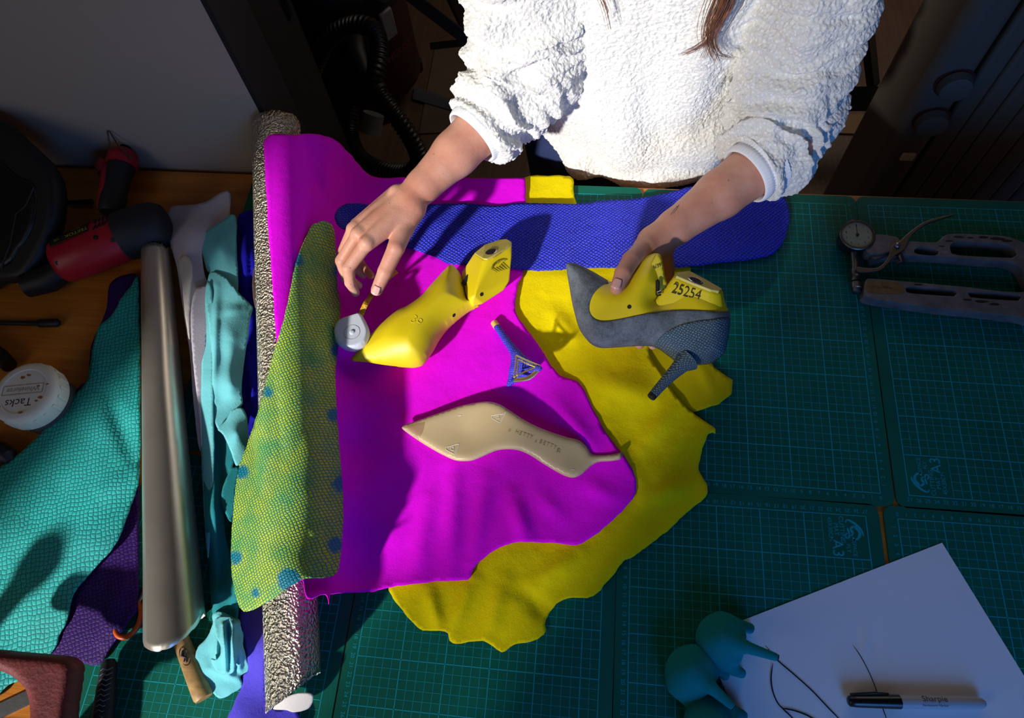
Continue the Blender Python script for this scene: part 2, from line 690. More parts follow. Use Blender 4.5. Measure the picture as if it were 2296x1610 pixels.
class NT:
    def __init__(self, name):
        self.m = bpy.data.materials.new(name)
        self.m.use_nodes = True
        self.t = self.m.node_tree
        self.b = self.t.nodes['Principled BSDF']

    def n(self, kind, **kw):
        nd = self.t.nodes.new('ShaderNode' + kind)
        for k, v in kw.items():
            if k.startswith('i_'):
                nd.inputs[k[2:].replace('_', ' ')].default_value = v
            else:
                setattr(nd, k, v)
        return nd

    def l(self, a, b):
        self.t.links.new(a, b)

    def set(self, **kw):
        for k, v in kw.items():
            self.b.inputs[k.replace('_', ' ')].default_value = v
        return self

    def coord(self, scale=1.0, kind='Object', rot=0.0):
        c = self.n('TexCoord')
        mp = self.n('Mapping')
        mp.inputs['Scale'].default_value = (scale,) * 3 if not hasattr(scale, '__len__') else scale
        mp.inputs['Rotation'].default_value = (0, 0, rot)
        self.l(c.outputs[kind], mp.inputs[0])
        return mp.outputs[0]

    def math(self, op, a, b=None, c=None):
        nd = self.n('Math', operation=op)
        for i, x in enumerate((a, b, c)):
            if x is None: continue
            if hasattr(x, 'default_value') or hasattr(x, 'is_linked'): self.l(x, nd.inputs[i])
            else: nd.inputs[i].default_value = x
        return nd.outputs[0]

    def ramp(self, fac, stops):
        r = self.n('ValToRGB')
        e = r.color_ramp.elements
        while len(e) < len(stops): e.new(0.5)
        for q, (p, c) in zip(e, stops):
            q.position = p
            q.color = c
        self.l(fac, r.inputs[0])
        return r.outputs[0]

    def mix(self, fac, a, b, mode='MIX'):
        nd = self.n('Mix', data_type='RGBA', blend_type=mode)
        for s, x in ((nd.inputs[0], fac), (nd.inputs[6], a), (nd.inputs[7], b)):
            if hasattr(x, 'is_linked'): self.l(x, s)
            else: s.default_value = x
        return nd.outputs[2]

    def noise(self, vec, scale, detail=3.0, rough=0.55):
        nd = self.n('TexNoise')
        nd.inputs['Scale'].default_value = scale
        nd.inputs['Detail'].default_value = detail
        nd.inputs['Roughness'].default_value = rough
        self.l(vec, nd.inputs['Vector'])
        return nd.outputs[0]

    def bump(self, h, strength=0.5, dist=0.001, prev=None):
        nd = self.n('Bump')
        nd.inputs['Strength'].default_value = strength
        nd.inputs['Distance'].default_value = dist
        self.l(h, nd.inputs['Height'])
        if prev is not None: self.l(prev, nd.inputs['Normal'])
        self.l(nd.outputs[0], self.b.inputs['Normal'])
        return nd.outputs[0]


def plain(name, col, rough=0.5, metal=0.0, grain=0.0, gs=200.0, var=0.0, vs=8.0, spec=0.5, coat=0.0):
    t = NT(name)
    t.set(Base_Color=col, Roughness=rough, Metallic=metal)
    t.b.inputs['Specular IOR Level'].default_value = spec
    t.b.inputs['Coat Weight'].default_value = coat
    o = t.coord()
    if var:
        f = t.noise(o, vs, 5)
        d = tuple(c * (1 - var) for c in col[:3]) + (1,)
        b = tuple(min(1, c * (1 + var)) for c in col[:3]) + (1,)
        t.l(t.ramp(f, [(0.3, d), (0.7, b)]), t.b.inputs['Base Color'])
    if grain:
        t.bump(t.noise(o, gs, 4), grain, 0.001)
    return t.m


def suede(name, col, var=0.12, sheen=0.25, grain=0.35, dark=None, patch=11):
    """napped leather: matt, a little sheen, brushed patches"""
    t = NT(name)
    t.set(Base_Color=col, Roughness=0.95)
    t.b.inputs['Specular IOR Level'].default_value = 0.1
    t.b.inputs['Sheen Weight'].default_value = sheen
    t.b.inputs['Sheen Roughness'].default_value = 0.5
    t.b.inputs['Sheen Tint'].default_value = tuple(min(1, c * 1.3 + .05) for c in col[:3]) + (1,)
    o = t.coord()
    f = t.math('ADD', t.math('MULTIPLY', t.noise(o, patch, 5, .6), .6), t.math('MULTIPLY', t.noise(o, 420, 3), .4))
    d = dark or tuple(c * (1 - var) for c in col[:3]) + (1,)
    b = tuple(min(1, c * (1 + var)) for c in col[:3]) + (1,)
    t.l(t.ramp(f, [(0.32, d), (0.68, b)]), t.b.inputs['Base Color'])
    h = t.math('ADD', t.math('MULTIPLY', t.noise(o, 75, 4, .6), 1.0), t.math('MULTIPLY', t.noise(o, 700, 3), .35))
    t.bump(h, grain, 0.0022)
    return t.m


def scales(name, col, gap, per_cm=2.6, squash=1.0, rot=0.78, rough=0.5, patch=None, depth=0.5, dist=0.0012, rnd=0.35, var=0.15, gapw=0.10, spec=0.4, spot=None):
    """fish leather: rows of small scales in the piece's own uv (cm); gap is the dyed skin between them"""
    t = NT(name)
    t.set(Roughness=rough)
    t.b.inputs['Specular IOR Level'].default_value = spec
    u = t.coord((per_cm, per_cm * squash, 1), 'UV')
    wob = t.n('TexNoise'); wob.inputs['Scale'].default_value = 0.22; wob.inputs['Detail'].default_value = 2
    t.l(u, wob.inputs['Vector'])
    va = t.n('VectorMath', operation='SCALE'); va.inputs['Scale'].default_value = 1.6
    t.l(wob.outputs['Color'], va.inputs[0])
    vb = t.n('VectorMath', operation='ADD'); t.l(u, vb.inputs[0]); t.l(va.outputs[0], vb.inputs[1])
    mp = t.n('Mapping'); mp.inputs['Rotation'].default_value = (0, 0, rot); t.l(vb.outputs[0], mp.inputs[0])
    vd = t.n('TexVoronoi', feature='DISTANCE_TO_EDGE', voronoi_dimensions='2D'); vd.inputs['Randomness'].default_value = rnd
    vd.inputs['Scale'].default_value = 1.0
    t.l(mp.outputs[0], vd.inputs['Vector'])
    v1 = t.n('TexVoronoi', feature='F1', voronoi_dimensions='2D'); v1.inputs['Randomness'].default_value = rnd
    v1.inputs['Scale'].default_value = 1.0
    t.l(mp.outputs[0], v1.inputs['Vector'])
    e = vd.outputs['Distance']
    g = t.ramp(e, [(gapw * 0.35, (0, 0, 0, 1)), (gapw * 1.7, (1, 1, 1, 1))])
    o = t.coord()
    big = t.noise(o, 14, 4)
    lo = tuple(c * (1 - var) for c in col[:3]) + (1,)
    hi = tuple(min(1, c * (1 + var)) for c in col[:3]) + (1,)
    c = t.ramp(big, [(0.35, lo), (0.65, hi)])
    if patch is not None:
        c = t.mix(t.ramp(t.noise(o, 26, 3), [(0.42, (0, 0, 0, 1)), (0.75, (1, 1, 1, 1))]), c, patch)
    c = t.mix(g, gap, c)
    if spot is not None:
        at_ = t.n('Attribute', attribute_name='dye')
        c = t.mix(at_.outputs['Fac'], c, t.mix(g, tuple(q * .6 for q in spot[:3]) + (1,), spot))
    t.l(c, t.b.inputs['Base Color'])
    # every scale is a little tilted dome: flat top, falls to the gap
    dome = t.math('MINIMUM', t.math('MULTIPLY', e, 3.2), 1.0)
    # tilt along the overlap direction using the cell's own position
    sub = t.n('VectorMath', operation='SUBTRACT'); t.l(mp.outputs[0], sub.inputs[0]); t.l(v1.outputs['Position'], sub.inputs[1])
    sx = t.n('SeparateXYZ'); t.l(sub.outputs[0], sx.inputs[0])
    h = t.math('ADD', dome, t.math('MULTIPLY', t.math('ADD', sx.outputs[0], sx.outputs[1]), 0.55))
    h = t.math('ADD', h, t.math('MULTIPLY', t.noise(o, 900, 2), .12))
    t.bump(h, depth, dist)
    return t.m


def wood(name, a, b, scale=(0.6, 9, 9), rough=0.45, seed=0.0):
    t = NT(name)
    t.set(Roughness=rough)
    u = t.coord(scale)
    f = t.noise(u, 7.0, 8, .62)
    g = t.noise(t.coord((scale[0] * 2, scale[1] * 6, scale[2] * 6)), 14.0, 3)
    k = t.math('ADD', t.math('MULTIPLY', f, .65), t.math('MULTIPLY', g, .35))
    t.l(t.ramp(k, [(0.36, a), (0.62, b)]), t.b.inputs['Base Color'])
    t.bump(k, .12, .001)
    return t.m


MAT_BLACK = plain('black plastic', srgb(22, 22, 24), 0.45, grain=.06, gs=400)


# ------------------------------------------------------------------ the room
FL = -TABLE / S               # floor level in cm below the mats
CEIL = FL + 262
M_wall = plain('wall paint', srgb(172, 157, 140), 0.85, grain=.05, gs=300)
M_floor = wood('floor boards', srgb(96, 72, 56), srgb(120, 92, 72), (9, .7, 9), .5)
XL, XR, YB = -330.0, 175.0, 215.0


def slab(name, lo, hi, mat):
    o = MB().box([(a + b) / 2 for a, b in zip(lo, hi)], [b - a for a, b in zip(lo, hi)]).build(name, mat, smooth=False)
    return tag(o, kind='structure')


slab('floor', (XL, WALL_Y - 20, FL - 4), (XR, YB, FL), M_floor)
slab('ceiling', (XL, WALL_Y - 20, CEIL), (XR, YB, CEIL + 5), M_wall)
slab('wall_left', (XL - 10, WALL_Y - 20, FL), (XL, YB, CEIL), M_wall)
slab('wall_right', (XR, WALL_Y - 20, FL), (XR + 10, YB, CEIL), M_wall)
slab('wall_far', (XL, YB, FL), (XR, YB + 10, CEIL), M_wall)
slab('wall_back', (XL, 44.9, FL), (-83.2, 52.5, CEIL), M_wall)      # the wall stub the table stands against

slab('wall_end_shade', (-83.3, 44.7, FL), (-82.5, 53.0, CEIL), plain('black wall end shade', srgb(10, 10, 11), .7))  # black strip added so the wall end stays as dark as deep shade

# front wall with the two windows the daylight comes through (behind the photographer)
WIN = [(-177.0, -99.0, 12.0, 150.0), (-18.0, 50.0, 12.0, 112.0)]
ys = (WALL_Y - 12, WALL_Y)
xs = [XL, WIN[0][0], WIN[0][1], WIN[1][0], WIN[1][1], XR]
wb = MB()
for a, b in ((xs[0], xs[1]), (xs[2], xs[3]), (xs[4], xs[5])):
    wb.box(((a + b) / 2, sum(ys) / 2, (FL + CEIL) / 2), (b - a, 12, CEIL - FL))
for (a, b, z0, z1) in WIN:
    wb.box(((a + b) / 2, sum(ys) / 2, (FL + z0) / 2), (b - a, 12, z0 - FL))
    wb.box(((a + b) / 2, sum(ys) / 2, (z1 + CEIL) / 2), (b - a, 12, CEIL - z1))
tag(wb.build('wall_front', M_wall, smooth=False), kind='structure')
M_frame = plain('window frame paint', srgb(225, 225, 222), 0.4)
for i, (a, b, z0, z1) in enumerate(WIN):
    f = MB()
    for x in (a, b):
        f.box((x, WALL_Y - 6, (z0 + z1) / 2), (4, 6, z1 - z0))
    for z in (z0, z1):
        f.box(((a + b) / 2, WALL_Y - 6, z), (b - a, 6, 4))
    tag(f.build('window_%d' % (i + 1), M_frame, smooth=False), kind='structure')

# unseen sheer cloth added to soften the right edge of the sunbeam
M_sheer = NT('sheer curtain cloth')
M_sheer.set(Base_Color=srgb(228, 226, 220), Roughness=.9, Alpha=.6)
cv, cf = [], []
for i in range(61):
    x = -117 + 20 * i / 60
    for j, z in enumerate((156, 84, 6)):
        cv.append((x, WALL_Y + 3 + 1.3 * math.sin(i * .9) * (.7 + .3 * j), z))
cf = [(i * 3 + j, i * 3 + j + 1, i * 3 + j + 4, i * 3 + j + 3) for i in range(60) for j in range(2)]
tag(mesh('beam_softener', cv, cf, M_sheer.m), 'unseen sheer white cloth added over one side of the window to dim the sun', 'softener')

# ------------------------------------------------------------------ table and cutting mats
table = thing('work_table', 'long wooden work table covered in green cutting mats and leather', 'table', (-45, -5, -0.3))
M_top = wood('table wood', srgb(176, 100, 26), srgb(214, 136, 50), (.5, 8, 8), .4)
MB().box((-48, -5.4, -1.65), (180, 98.8, 2.7)).build('tabletop', M_top, table, bevel=.25)
for lx in (-132, 36):
    for ly in (-49, 38):
        MB().box((lx, ly, (FL - 3) / 2), (5, 5, -3 - FL)).build('leg', M_top, table, bevel=.3)

M_mat = NT('cutting mat vinyl')
M_mat.set(Roughness=0.55)
M_mat.b.inputs['Specular IOR Level'].default_value = 0.2
o_ = M_mat.coord()
scr = M_mat.noise(M_mat.coord((60, 14, 10)), 3.0, 6, .7)
M_mat.l(M_mat.mix(M_mat.ramp(scr, [(0.66, (0, 0, 0, 1)), (0.74, (.35, .35, .35, 1))]),
                  M_mat.ramp(M_mat.noise(o_, 9, 4), [(0.3, srgb(0, 90, 72)), (0.7, srgb(2, 104, 84))]), srgb(4, 60, 56)), M_mat.b.inputs['Base Color'])
M_mat.bump(M_mat.noise(o_, 900, 2), .15, .0006)
M_mat = M_mat.m
M_line = plain('mat print', srgb(22, 162, 172), 0.6, spec=.2)

GLY = {}


def glyphs(s):
    if s not in GLY:
        cu = bpy.data.curves.new('t', 'FONT')
        cu.body = s
        cu.size = 1.0
        cu.align_x = 'CENTER'
        cu.align_y = 'CENTER'
        ob = bpy.data.objects.new('t', cu)
        COL.objects.link(ob)
        ev = ob.evaluated_get(bpy.context.evaluated_depsgraph_get())
        me = ev.to_mesh()
        GLY[s] = ([(v.co.x, v.co.y) for v in me.vertices], [tuple(p.vertices) for p in me.polygons])
        ev.to_mesh_clear()
        bpy.data.objects.remove(ob)
        bpy.data.curves.remove(cu)
    return GLY[s]


def put_text(mb, s, size, P, ex, ey, h=0.0, sx=1.0, bend=None):
    """letters as flat faces in the plane ex, ey around P"""
    vs, fs = glyphs(s)
    ex = np.array(ex, float) / np.linalg.norm(ex)
    ey = np.array(ey, float) / np.linalg.norm(ey)
    n = np.cross(ex, ey)
    mb.add([np.array(P) + ex * x * size * sx + ey * y * size + n * h for x, y in vs], fs)
    return mb


for s_ in [str(i) for i in range(43)]: glyphs(s_)


def cutting_mat(ox, oy, rot, flip, label, full=True):
    """local frame: a to the left, b up, (0,0) the zero corner of the print"""
    c, s = math.cos(rot), math.sin(rot)
    sg = -1.0 if flip else 1.0

    def P(a, b, z=0.0):
        x, y = -a * sg, b * sg
        return (ox + x * c - y * s, oy + x * s + y * c, z)
    root = thing('cutting_mat', label, 'cutting mat', P(13.5, 21, -0.3), 'green cutting mats laid edge to edge on the table')
    poly = []
    r = 1.2
    for (cx, cy, a0) in ((28.52 - r, 43.5 - r, 0), (-1.52 + r, 43.5 - r, 90), (-1.52 + r, -1.52 + r, 180), (28.52 - r, -1.52 + r, 270)):
        for k in range(7):
            an = math.radians(a0 + k * 15)
            poly.append(P(cx + r * math.cos(an), cy + r * math.sin(an))[:2])
    MB().prism(poly, -0.3, 0.0).build('mat', M_mat, root, smooth=False)
    g = MB()

    def line(a0, b0, a1, b1, w):
        d = np.array([a1 - a0, b1 - b0], float)
        d /= np.linalg.norm(d)
        nx, ny = -d[1] * w / 2, d[0] * w / 2
        g.add([P(a0 + nx, b0 + ny, .012), P(a1 + nx, b1 + ny, .012), P(a1 - nx, b1 - ny, .012), P(a0 - nx, b0 - ny, .012)], [(0, 1, 2, 3)])
    for a in range(28):
        w = .10 if a % 5 == 0 or a == 27 else .045
        line(a, 5 if 22 < a < 27 else 0, a, 42, w)
    for b in range(43):
        w = .10 if b % 5 == 0 or b == 42 else .045
        line(0, b, 22 if 0 < b < 5 else 27, b, w)
    g.build('printed_grid', M_line, root, smooth=False, recalc=False)
    if full:
        t = MB()
        ex = np.subtract(P(-1, 0), P(0, 0))
        ey = np.subtract(P(0, 1), P(0, 0))
        for a in range(28):
            put_text(t, str(a), .62, P(a, -.55, .014), ex, ey)
        for b in range(1, 43):
            put_text(t, str(b), .62, P(-.55, b, .014), ey, -ex)
        t.build('ruler_numbers', M_line, root, smooth=False, recalc=False)
        l = MB()
        up, lf = ey, -ex
        put_text(l, 'CUTTING', .72, P(24.15, 1.75, .014), up, lf)
        put_text(l, 'MAT', .72, P(23.5, 1.75, .014), up, lf)
        put_text(l, '45X30CM', .66, P(22.85, 1.75, .014), up, lf)
        put_text(l, 'A3', 1.75, P(23.45, 3.9, .014), up, lf)
        put_text(l, 'SPACE', .62, P(25.35, 3.85, .014), up, lf)
        put_text(l, 'FLY', .62, P(24.7, 3.85, .014), up, lf)

        def stroke(pts, w):
            pp = spline(pts, .12, False)
            for i in range(len(pp) - 1):
                d = pp[i + 1] - pp[i]
                L = np.hypot(*d)
                if L < 1e-6: continue
                d = d / L
                ta, tb = [w * (.35 + .65 * math.sin(math.pi * min(.97, max(.06, q / (len(pp) - 1))))) / 2 for q in (i, i + 1)]
                n_ = np.array([-d[1], d[0]])
                q = [pp[i] + n_ * ta, pp[i + 1] + n_ * tb, pp[i + 1] - n_ * tb, pp[i] - n_ * ta]
                l.add([P(x[0], x[1], .014) for x in q], [(0, 1, 2, 3)])
        stroke([(26.5, 2.3), (26.3, 1.6), (25.6, .9), (24.9, .55), (24.65, .9)], .28)
        stroke([(25.2, 2.9), (25.9, 2.6), (26.1, 1.9), (25.6, 1.35), (25.2, 1.6), (25.3, 2.1), (25.0, 2.3), (24.8, 1.5)], .38)
        stroke([(24.7, 2.75), (24.9, 2.5), (24.75, 2.2), (24.5, 2.4), (24.6, 2.75)], .3)
        stroke([(25.5, 3.1), (25.3, 2.5)], .25)
        l.build('printed_logo', M_line, root, smooth=False, recalc=False)
    return root


cutting_mat(0, 0, 0.0, False, 'green cutting mat under the held shoe, right of the yellow leather')
cutting_mat(30.239, .121, .0035, False, 'green cutting mat with the dial gauge lying on it')
cutting_mat(-28.96, -3.21, .0121, True, 'green cutting mat with the upside-down logo beside the white paper')
cutting_mat(-59.01, -3.46, .0075, True, 'green cutting mat along the front edge, below the yellow leather')
cutting_mat(1.6, -2.87, .0100, True, 'green cutting mat mostly covered by the white sheet of paper')
cutting_mat(-30.1, .2, .002, False, 'green cutting mat peeping out at the back edge beside the woman, under the magenta leather', False)
cutting_mat(-89.2, -3.5, .006, True, 'green cutting mat at front left, under the wooden hammer handle', False)
cutting_mat(-60.2, .25, .002, False, 'green cutting mat at the back left, hidden under the rolls of leather', False)


def foil(name, col, crinkle, cs, rough, metal=1.0, var=0.1):
    t = NT(name)
    t.set(Base_Color=col, Roughness=rough, Metallic=metal)
    o = t.coord()
    v = t.n('TexVoronoi', feature='SMOOTH_F1'); v.inputs['Scale'].default_value = cs; v.inputs['Smoothness'].default_value = .6
    w = t.n('VectorMath', operation='ADD'); t.l(o, w.inputs[0])
    nn = t.n('TexNoise'); nn.inputs['Scale'].default_value = cs * .6; t.l(o, nn.inputs['Vector'])
    sc = t.n('VectorMath', operation='SCALE'); sc.inputs['Scale'].default_value = 1.2 / cs
    t.l(nn.outputs['Color'], sc.inputs[0]); t.l(sc.outputs[0], w.inputs[1]); t.l(w.outputs[0], v.inputs['Vector'])
    h = t.math('ADD', v.outputs['Distance'], t.math('MULTIPLY', t.noise(o, cs * 2.2, 3), .5))
    t.bump(h, crinkle, .004)
    if var:
        t.l(t.ramp(t.noise(o, 30, 3), [(.3, tuple(c * (1 - var) for c in col[:3]) + (1,)), (.7, col)]), t.b.inputs['Base Color'])
    return t.m


M_crinkle = foil('crinkled silver foil leather', srgb(206, 194, 172), .9, 330, .28)
M_gold = foil('smooth pale gold foil leather', srgb(222, 214, 200), .012, 300, .34, metal=.85)
M_backing = plain('pale leather backing', srgb(214, 206, 196), .8, grain=.3, gs=400)


def roll(name, label, A, B, r0, r1, mats, turns=1.2, a0=0.0, thick=.14, endA=None, endB=None, seed=1.0, n=64, rows=70, bulge=0.0, shrink=.82, group=None):
    """a rolled-up skin: spiral section swept from A to B; endA/endB(angle) give how far each end reaches past"""
    A, B = np.array(A, float), np.array(B, float)
    ax = (B - A) / np.linalg.norm(B - A)
    up = np.array([0, 0, 1.0]); up -= ax * (up @ ax); up /= np.linalg.norm(up)
    sd = np.cross(ax, up)
    L = np.linalg.norm(B - A)
    vs, fs, uvs = [], [], []
    m_ = int(n * turns)
    for i in range(rows + 1):
        t = i / rows
        for k in range(m_ + 1):
            q = k / m_
            an = a0 + 2 * math.pi * turns * q
            r = (r0 + (r1 - r0) * t) * (1 - (1 - shrink) * (1 - q)) * (1 + bulge * math.sin(math.pi * t))
            r *= 1 + .03 * noise.noise(Vector((math.cos(an) * 1.2, math.sin(an) * 1.2, t * 4 + seed)))
            e0 = endA(an) if endA else 0.4 * noise.noise(Vector((math.cos(an) * 2, math.sin(an) * 2, seed)))
            e1 = endB(an) if endB else 0.4 * noise.noise(Vector((math.cos(an) * 2, math.sin(an) * 2, seed + 9)))
            s = -e0 * (1 - t) ** 2 + t * L + e1 * t ** 2
            p = A + ax * s + (up * math.cos(an) + sd * math.sin(an)) * r
            vs.append(p)
    w = m_ + 1
    for i in range(rows):
        for k in range(m_):
            fs.append((i * w + k, (i + 1) * w + k, (i + 1) * w + k + 1, i * w + k + 1))
    o = mesh(name, vs, fs, mats[0])
    bm = bmesh.new(); bm.from_mesh(o.data)
    f = max(bm.faces, key=lambda f: f.calc_center_median().z)
    if f.normal.z < 0: bmesh.ops.reverse_faces(bm, faces=bm.faces)
    bm.to_mesh(o.data); bm.free()
    o.data.polygons.foreach_set('use_smooth', [True] * len(o.data.polygons))
    o.data.materials.append(mats[1])
    modify(o, 'SOLIDIFY', thickness=thick * S, offset=-1.0, material_offset=1, material_offset_rim=1)
    return tag(o, label, 'leather roll', group)


def torn(base, amp, seed):
    return lambda an: base + amp * (noise.noise(Vector((math.cos(an) * 2.2, math.sin(an) * 2.2, seed))) + .5 * noise.noise(Vector((math.cos(an) * 7, math.sin(an) * 7, seed + 3))))


silver = roll('leather_roll', 'crinkled silver foil leather roll running under the magenta suede', at(655, 1545, 3.9), at(617, 282, 9.6), 3.05, 3.6, (M_crinkle, M_backing), 1.35, 1.1,
     endA=lambda an: .3 - 1.5 * math.sin(an) + .5 * math.cos(an) + .35 * noise.noise(Vector((math.cos(an) * 5, math.sin(an) * 5, 2))), endB=lambda an: .3 - .5 * max(0, math.cos(an)) ** 1.5 + .3 * noise.noise(Vector((math.cos(an) * 6, math.sin(an) * 6, 4))), seed=2.0)

sheet('turned_edge', [(612, 1590), (630, 1572), (662, 1556), (698, 1557), (701, 1572), (690, 1590), (660, 1597), (640, 1592)], [(612, 1590, 1.5), (662, 1556, 2.6), (700, 1565, 2.0), (660, 1597, 1.0)], M_backing, silver, step=4, thick=.12, wav=((.1, 2),), edge=.8)


# ------------------------------------------------------------------ leather on the table
HUMP = 1.17
M_magenta = suede('magenta suede', srgb(236, 6, 232), .10, .3, .35)
M_yellow = suede('yellow suede', srgb(240, 216, 4), .10, .2, .45)
M_yellow_grain = suede('yellow leather grain side', srgb(205, 184, 6), .08, .1, .2)
M_blue = scales('blue fish leather', srgb(62, 72, 236), srgb(8, 8, 96), 2.15, 1.3, .74, .55, spec=.25, rnd=.16, dist=.0018, depth=.7, gapw=.085, var=.12)
M_green = scales('green fish leather', srgb(196, 206, 18), srgb(10, 128, 112), 3.0, 1.0, .78, .5, patch=srgb(90, 168, 70), spot=srgb(0, 126, 150), rnd=.2, dist=.0012, gapw=.13, var=.12)
M_teal = scales('teal fish leather', srgb(40, 178, 172), srgb(6, 92, 94), 1.85, 1.0, .35, .65, rnd=.25, dist=.0010, gapw=.06, var=.12)
M_purple = scales('purple fish leather', srgb(58, 22, 104), srgb(30, 8, 62), 2.2, 1.0, .78, .6, rnd=.4, dist=.0008, gapw=.08, spec=.2)
M_aqua = suede('aqua suede', srgb(116, 200, 206), .08, .3, .3)
M_ultra = suede('ultramarine suede', srgb(30, 26, 176), .12, .3, .3)
M_violet = suede('violet suede', srgb(92, 80, 214), .12, .3, .35)
M_pale = plain('pale mauve leather', srgb(206, 196, 206), .6, grain=.2, gs=500)

yf = sheet('leather_flap', [(1436, 770), (1470, 735), (1530, 730), (1572, 775), (1602, 825), (1643, 852), (1640, 884), (1612, 905), (1552, 925), (1505, 895), (1466, 830)],
           [(1436, 770, .25), (1530, 740, .3), (1600, 825, .55), (1643, 853, .8), (1612, 905, .4), (1552, 925, .2), (1505, 880, .2)], M_yellow_grain, sharp=(4, 5, 6, 7, 8), step=7, thick=.12, wav=((.06, 3),), seed=4.1, zmin=.14,
           ridges=[(1560, 800, 1600, 880, 14, .3)])
tag(yf, 'small smooth yellow leather flap sticking out below the held shoe heel', 'leather')

# yellow suede, whole hide under the magenta one
yo = [(1178, 398), (1278, 396), (1286, 428), (1293, 457), (1330, 520), (1420, 560), (1545, 596), (1520, 640), (1470, 720), (1455, 785), (1480, 832), (1510, 880),
      (1553, 925), (1605, 962), (1604, 972), (1588, 973), (1567, 1045), (1587, 1104), (1540, 1150), (1490, 1196), (1415, 1252), (1402, 1255), (1365, 1300), (1330, 1337), (1270, 1342),
      (1237, 1366), (1221, 1402), (1225, 1411), (1205, 1433), (1150, 1447), (1125, 1462), (1083, 1438), (1015, 1443), (1004, 1420), (985, 1414), (940, 1410), (895, 1360), (878, 1335), (871, 1312),
      (900, 1240), (980, 1150), (1040, 1000), (1090, 860), (1120, 700), (1130, 560), (1150, 440)]
yz = [(1180, 400, .5), (1280, 400, .7), (1293, 455, .4), (1200, 600, .35), (1300, 650, .5), (1400, 700, .7), (1540, 600, .3), (1470, 720, .5), (1480, 830, .7), (1550, 925, .5),
      (1600, 965, .9), (1570, 1045, .4), (1590, 1104, .6), (1490, 1196, .3), (1400, 1255, .5), (1330, 1337, .4), (1240, 1368, .5), (1125, 1460, .6), (1015, 1443, .4), (880, 1335, .5),
      (1000, 1300, .7), (1150, 1350, .9), (1300, 1250, .5), (1380, 870, 1.1), (1420, 1000, .5), (1500, 1080, .7), (1250, 800, .35), (1120, 700, .3), (1090, 860, .3), (1040, 1000, .3), (980, 1150, .3)]
y_sheet = sheet('leather_hide', yo, yz, M_yellow, step=7, thick=.14, wav=((.20, 5.0), (.05, 1.8)), seed=2.3, edge=2.2, zmin=.17, above=(yf,), gap=.02,
                ridges=[(1340, 850, 1470, 890, 30, 0.72), (1440, 1000, 1520, 900, 22, 0.64), (1290, 760, 1240, 700, 16, 0.48), (1330, 640, 1420, 740, 24, 0.48), (960, 1320, 985, 1410, 16, 0.56), (1060, 1300, 1010, 1420, 18, 0.64),
                        (1130, 1300, 1090, 1430, 20, 0.48), (1180, 1330, 1240, 1390, 22, -0.48), (1300, 1240, 1200, 1310, 24, 0.56), (1450, 1120, 1550, 1080, 22, 0.48), (1360, 960, 1440, 1100, 20, 0.40)])
tag(y_sheet, 'large bright yellow suede hide with ragged edge lying under the magenta suede', 'leather')
# magenta suede draped over the silver roll
mo = [(591, 318), (597, 306), (612, 301), (660, 302), (702, 300), (745, 311), (775, 335), (802, 366), (838, 396), (900, 398), (1000, 399), (1178, 399), (1179, 456), (1176, 520), (1173, 604), (1161, 640), (1155, 690), (1165, 716),
      (1205, 770), (1250, 836), (1300, 860), (1330, 920), (1362, 976), (1397, 1020), (1420, 1055), (1426, 1080), (1421, 1115), (1362, 1176), (1300, 1219), (1240, 1217), (1150, 1217), (1100, 1240), (1060, 1275),
      (1048, 1298), (970, 1304), (880, 1315), (838, 1326), (760, 1329), (741, 1331), (738, 1354), (731, 1331), (690, 1341), (680, 1300), (664, 1292), (640, 1200), (640, 1000), (624, 800), (618, 740), (611, 640), (600, 480)]
mz = [(591, 318, 6.6), (640, 302, 7.4), (700, 301, 6.5), (745, 312, 4.6), (790, 352, 1.8), (838, 396, 0.9), (1000, 399, .7), (1178, 400, .95), (1178, 455, .8),
      (600, 480, 5.8), (650, 480, 7.6), (710, 480, 6.2), (755, 470, 2.2), (810, 460, .9), (611, 640, 5.2), (655, 650, 7.5), (715, 650, 5.5), (765, 640, 1.6), (830, 640, .8),
      (624, 800, 5.6), (660, 800, 7.4), (720, 800, 5.6), (770, 800, 1.6), (850, 800, .8), (640, 1000, 7.0), (700, 1000, 6.4), (755, 1000, 2.9), (800, 1000, 1.2), (880, 1000, .8),
      (640, 1200, 6.8), (700, 1200, 6.4), (760, 1200, 2.8), (810, 1200, 1.3), (870, 1200, .9), (664, 1292, 6.7), (690, 1340, 6.9), (738, 1350, 5.8), (741, 1331, 4.6), (790, 1328, 2.2), (838, 1326, 1.3), (900, 1310, 1.0), (1048, 1298, 1.1),
      (1000, 600, .75), (1000, 800, .75), (1160, 690, .8), (1250, 836, .95), (1330, 920, .95), (1397, 1020, 1.0), (1423, 1080, 1.0), (1300, 1219, .95), (1150, 1217, 1.2), (1200, 1000, .8), (1100, 1150, .9), (1000, 1150, .8)]
m_sheet = sheet('leather_hide', mo, mz, M_magenta, step=7, thick=.13, wav=((.10, 6.0), (.04, 2.0)), seed=6.7, edge=1.6, above=(y_sheet, silver), gap=.06, zmul=HUMP, pad=9.0, sharp=(36, 37, 38, 39, 11),
                ridges=[(1020, 1040, 1010, 1290, 22, 0.52), (1150, 1110, 1180, 1215, 20, 0.60), (1090, 1080, 1060, 1260, 20, 0.45), (1250, 900, 1330, 1000, 18, 0.52), (1300, 1080, 1390, 1120, 20, 0.30),
                        (960, 1120, 930, 1300, 24, 0.45), (1200, 1100, 1260, 1160, 20, 0.30), (740, 330, 728, 470, 16, 0.75), (690, 380, 740, 460, 16, -0.60)])
tag(m_sheet, 'large magenta suede hide draped from the back left over the yellow one', 'leather')

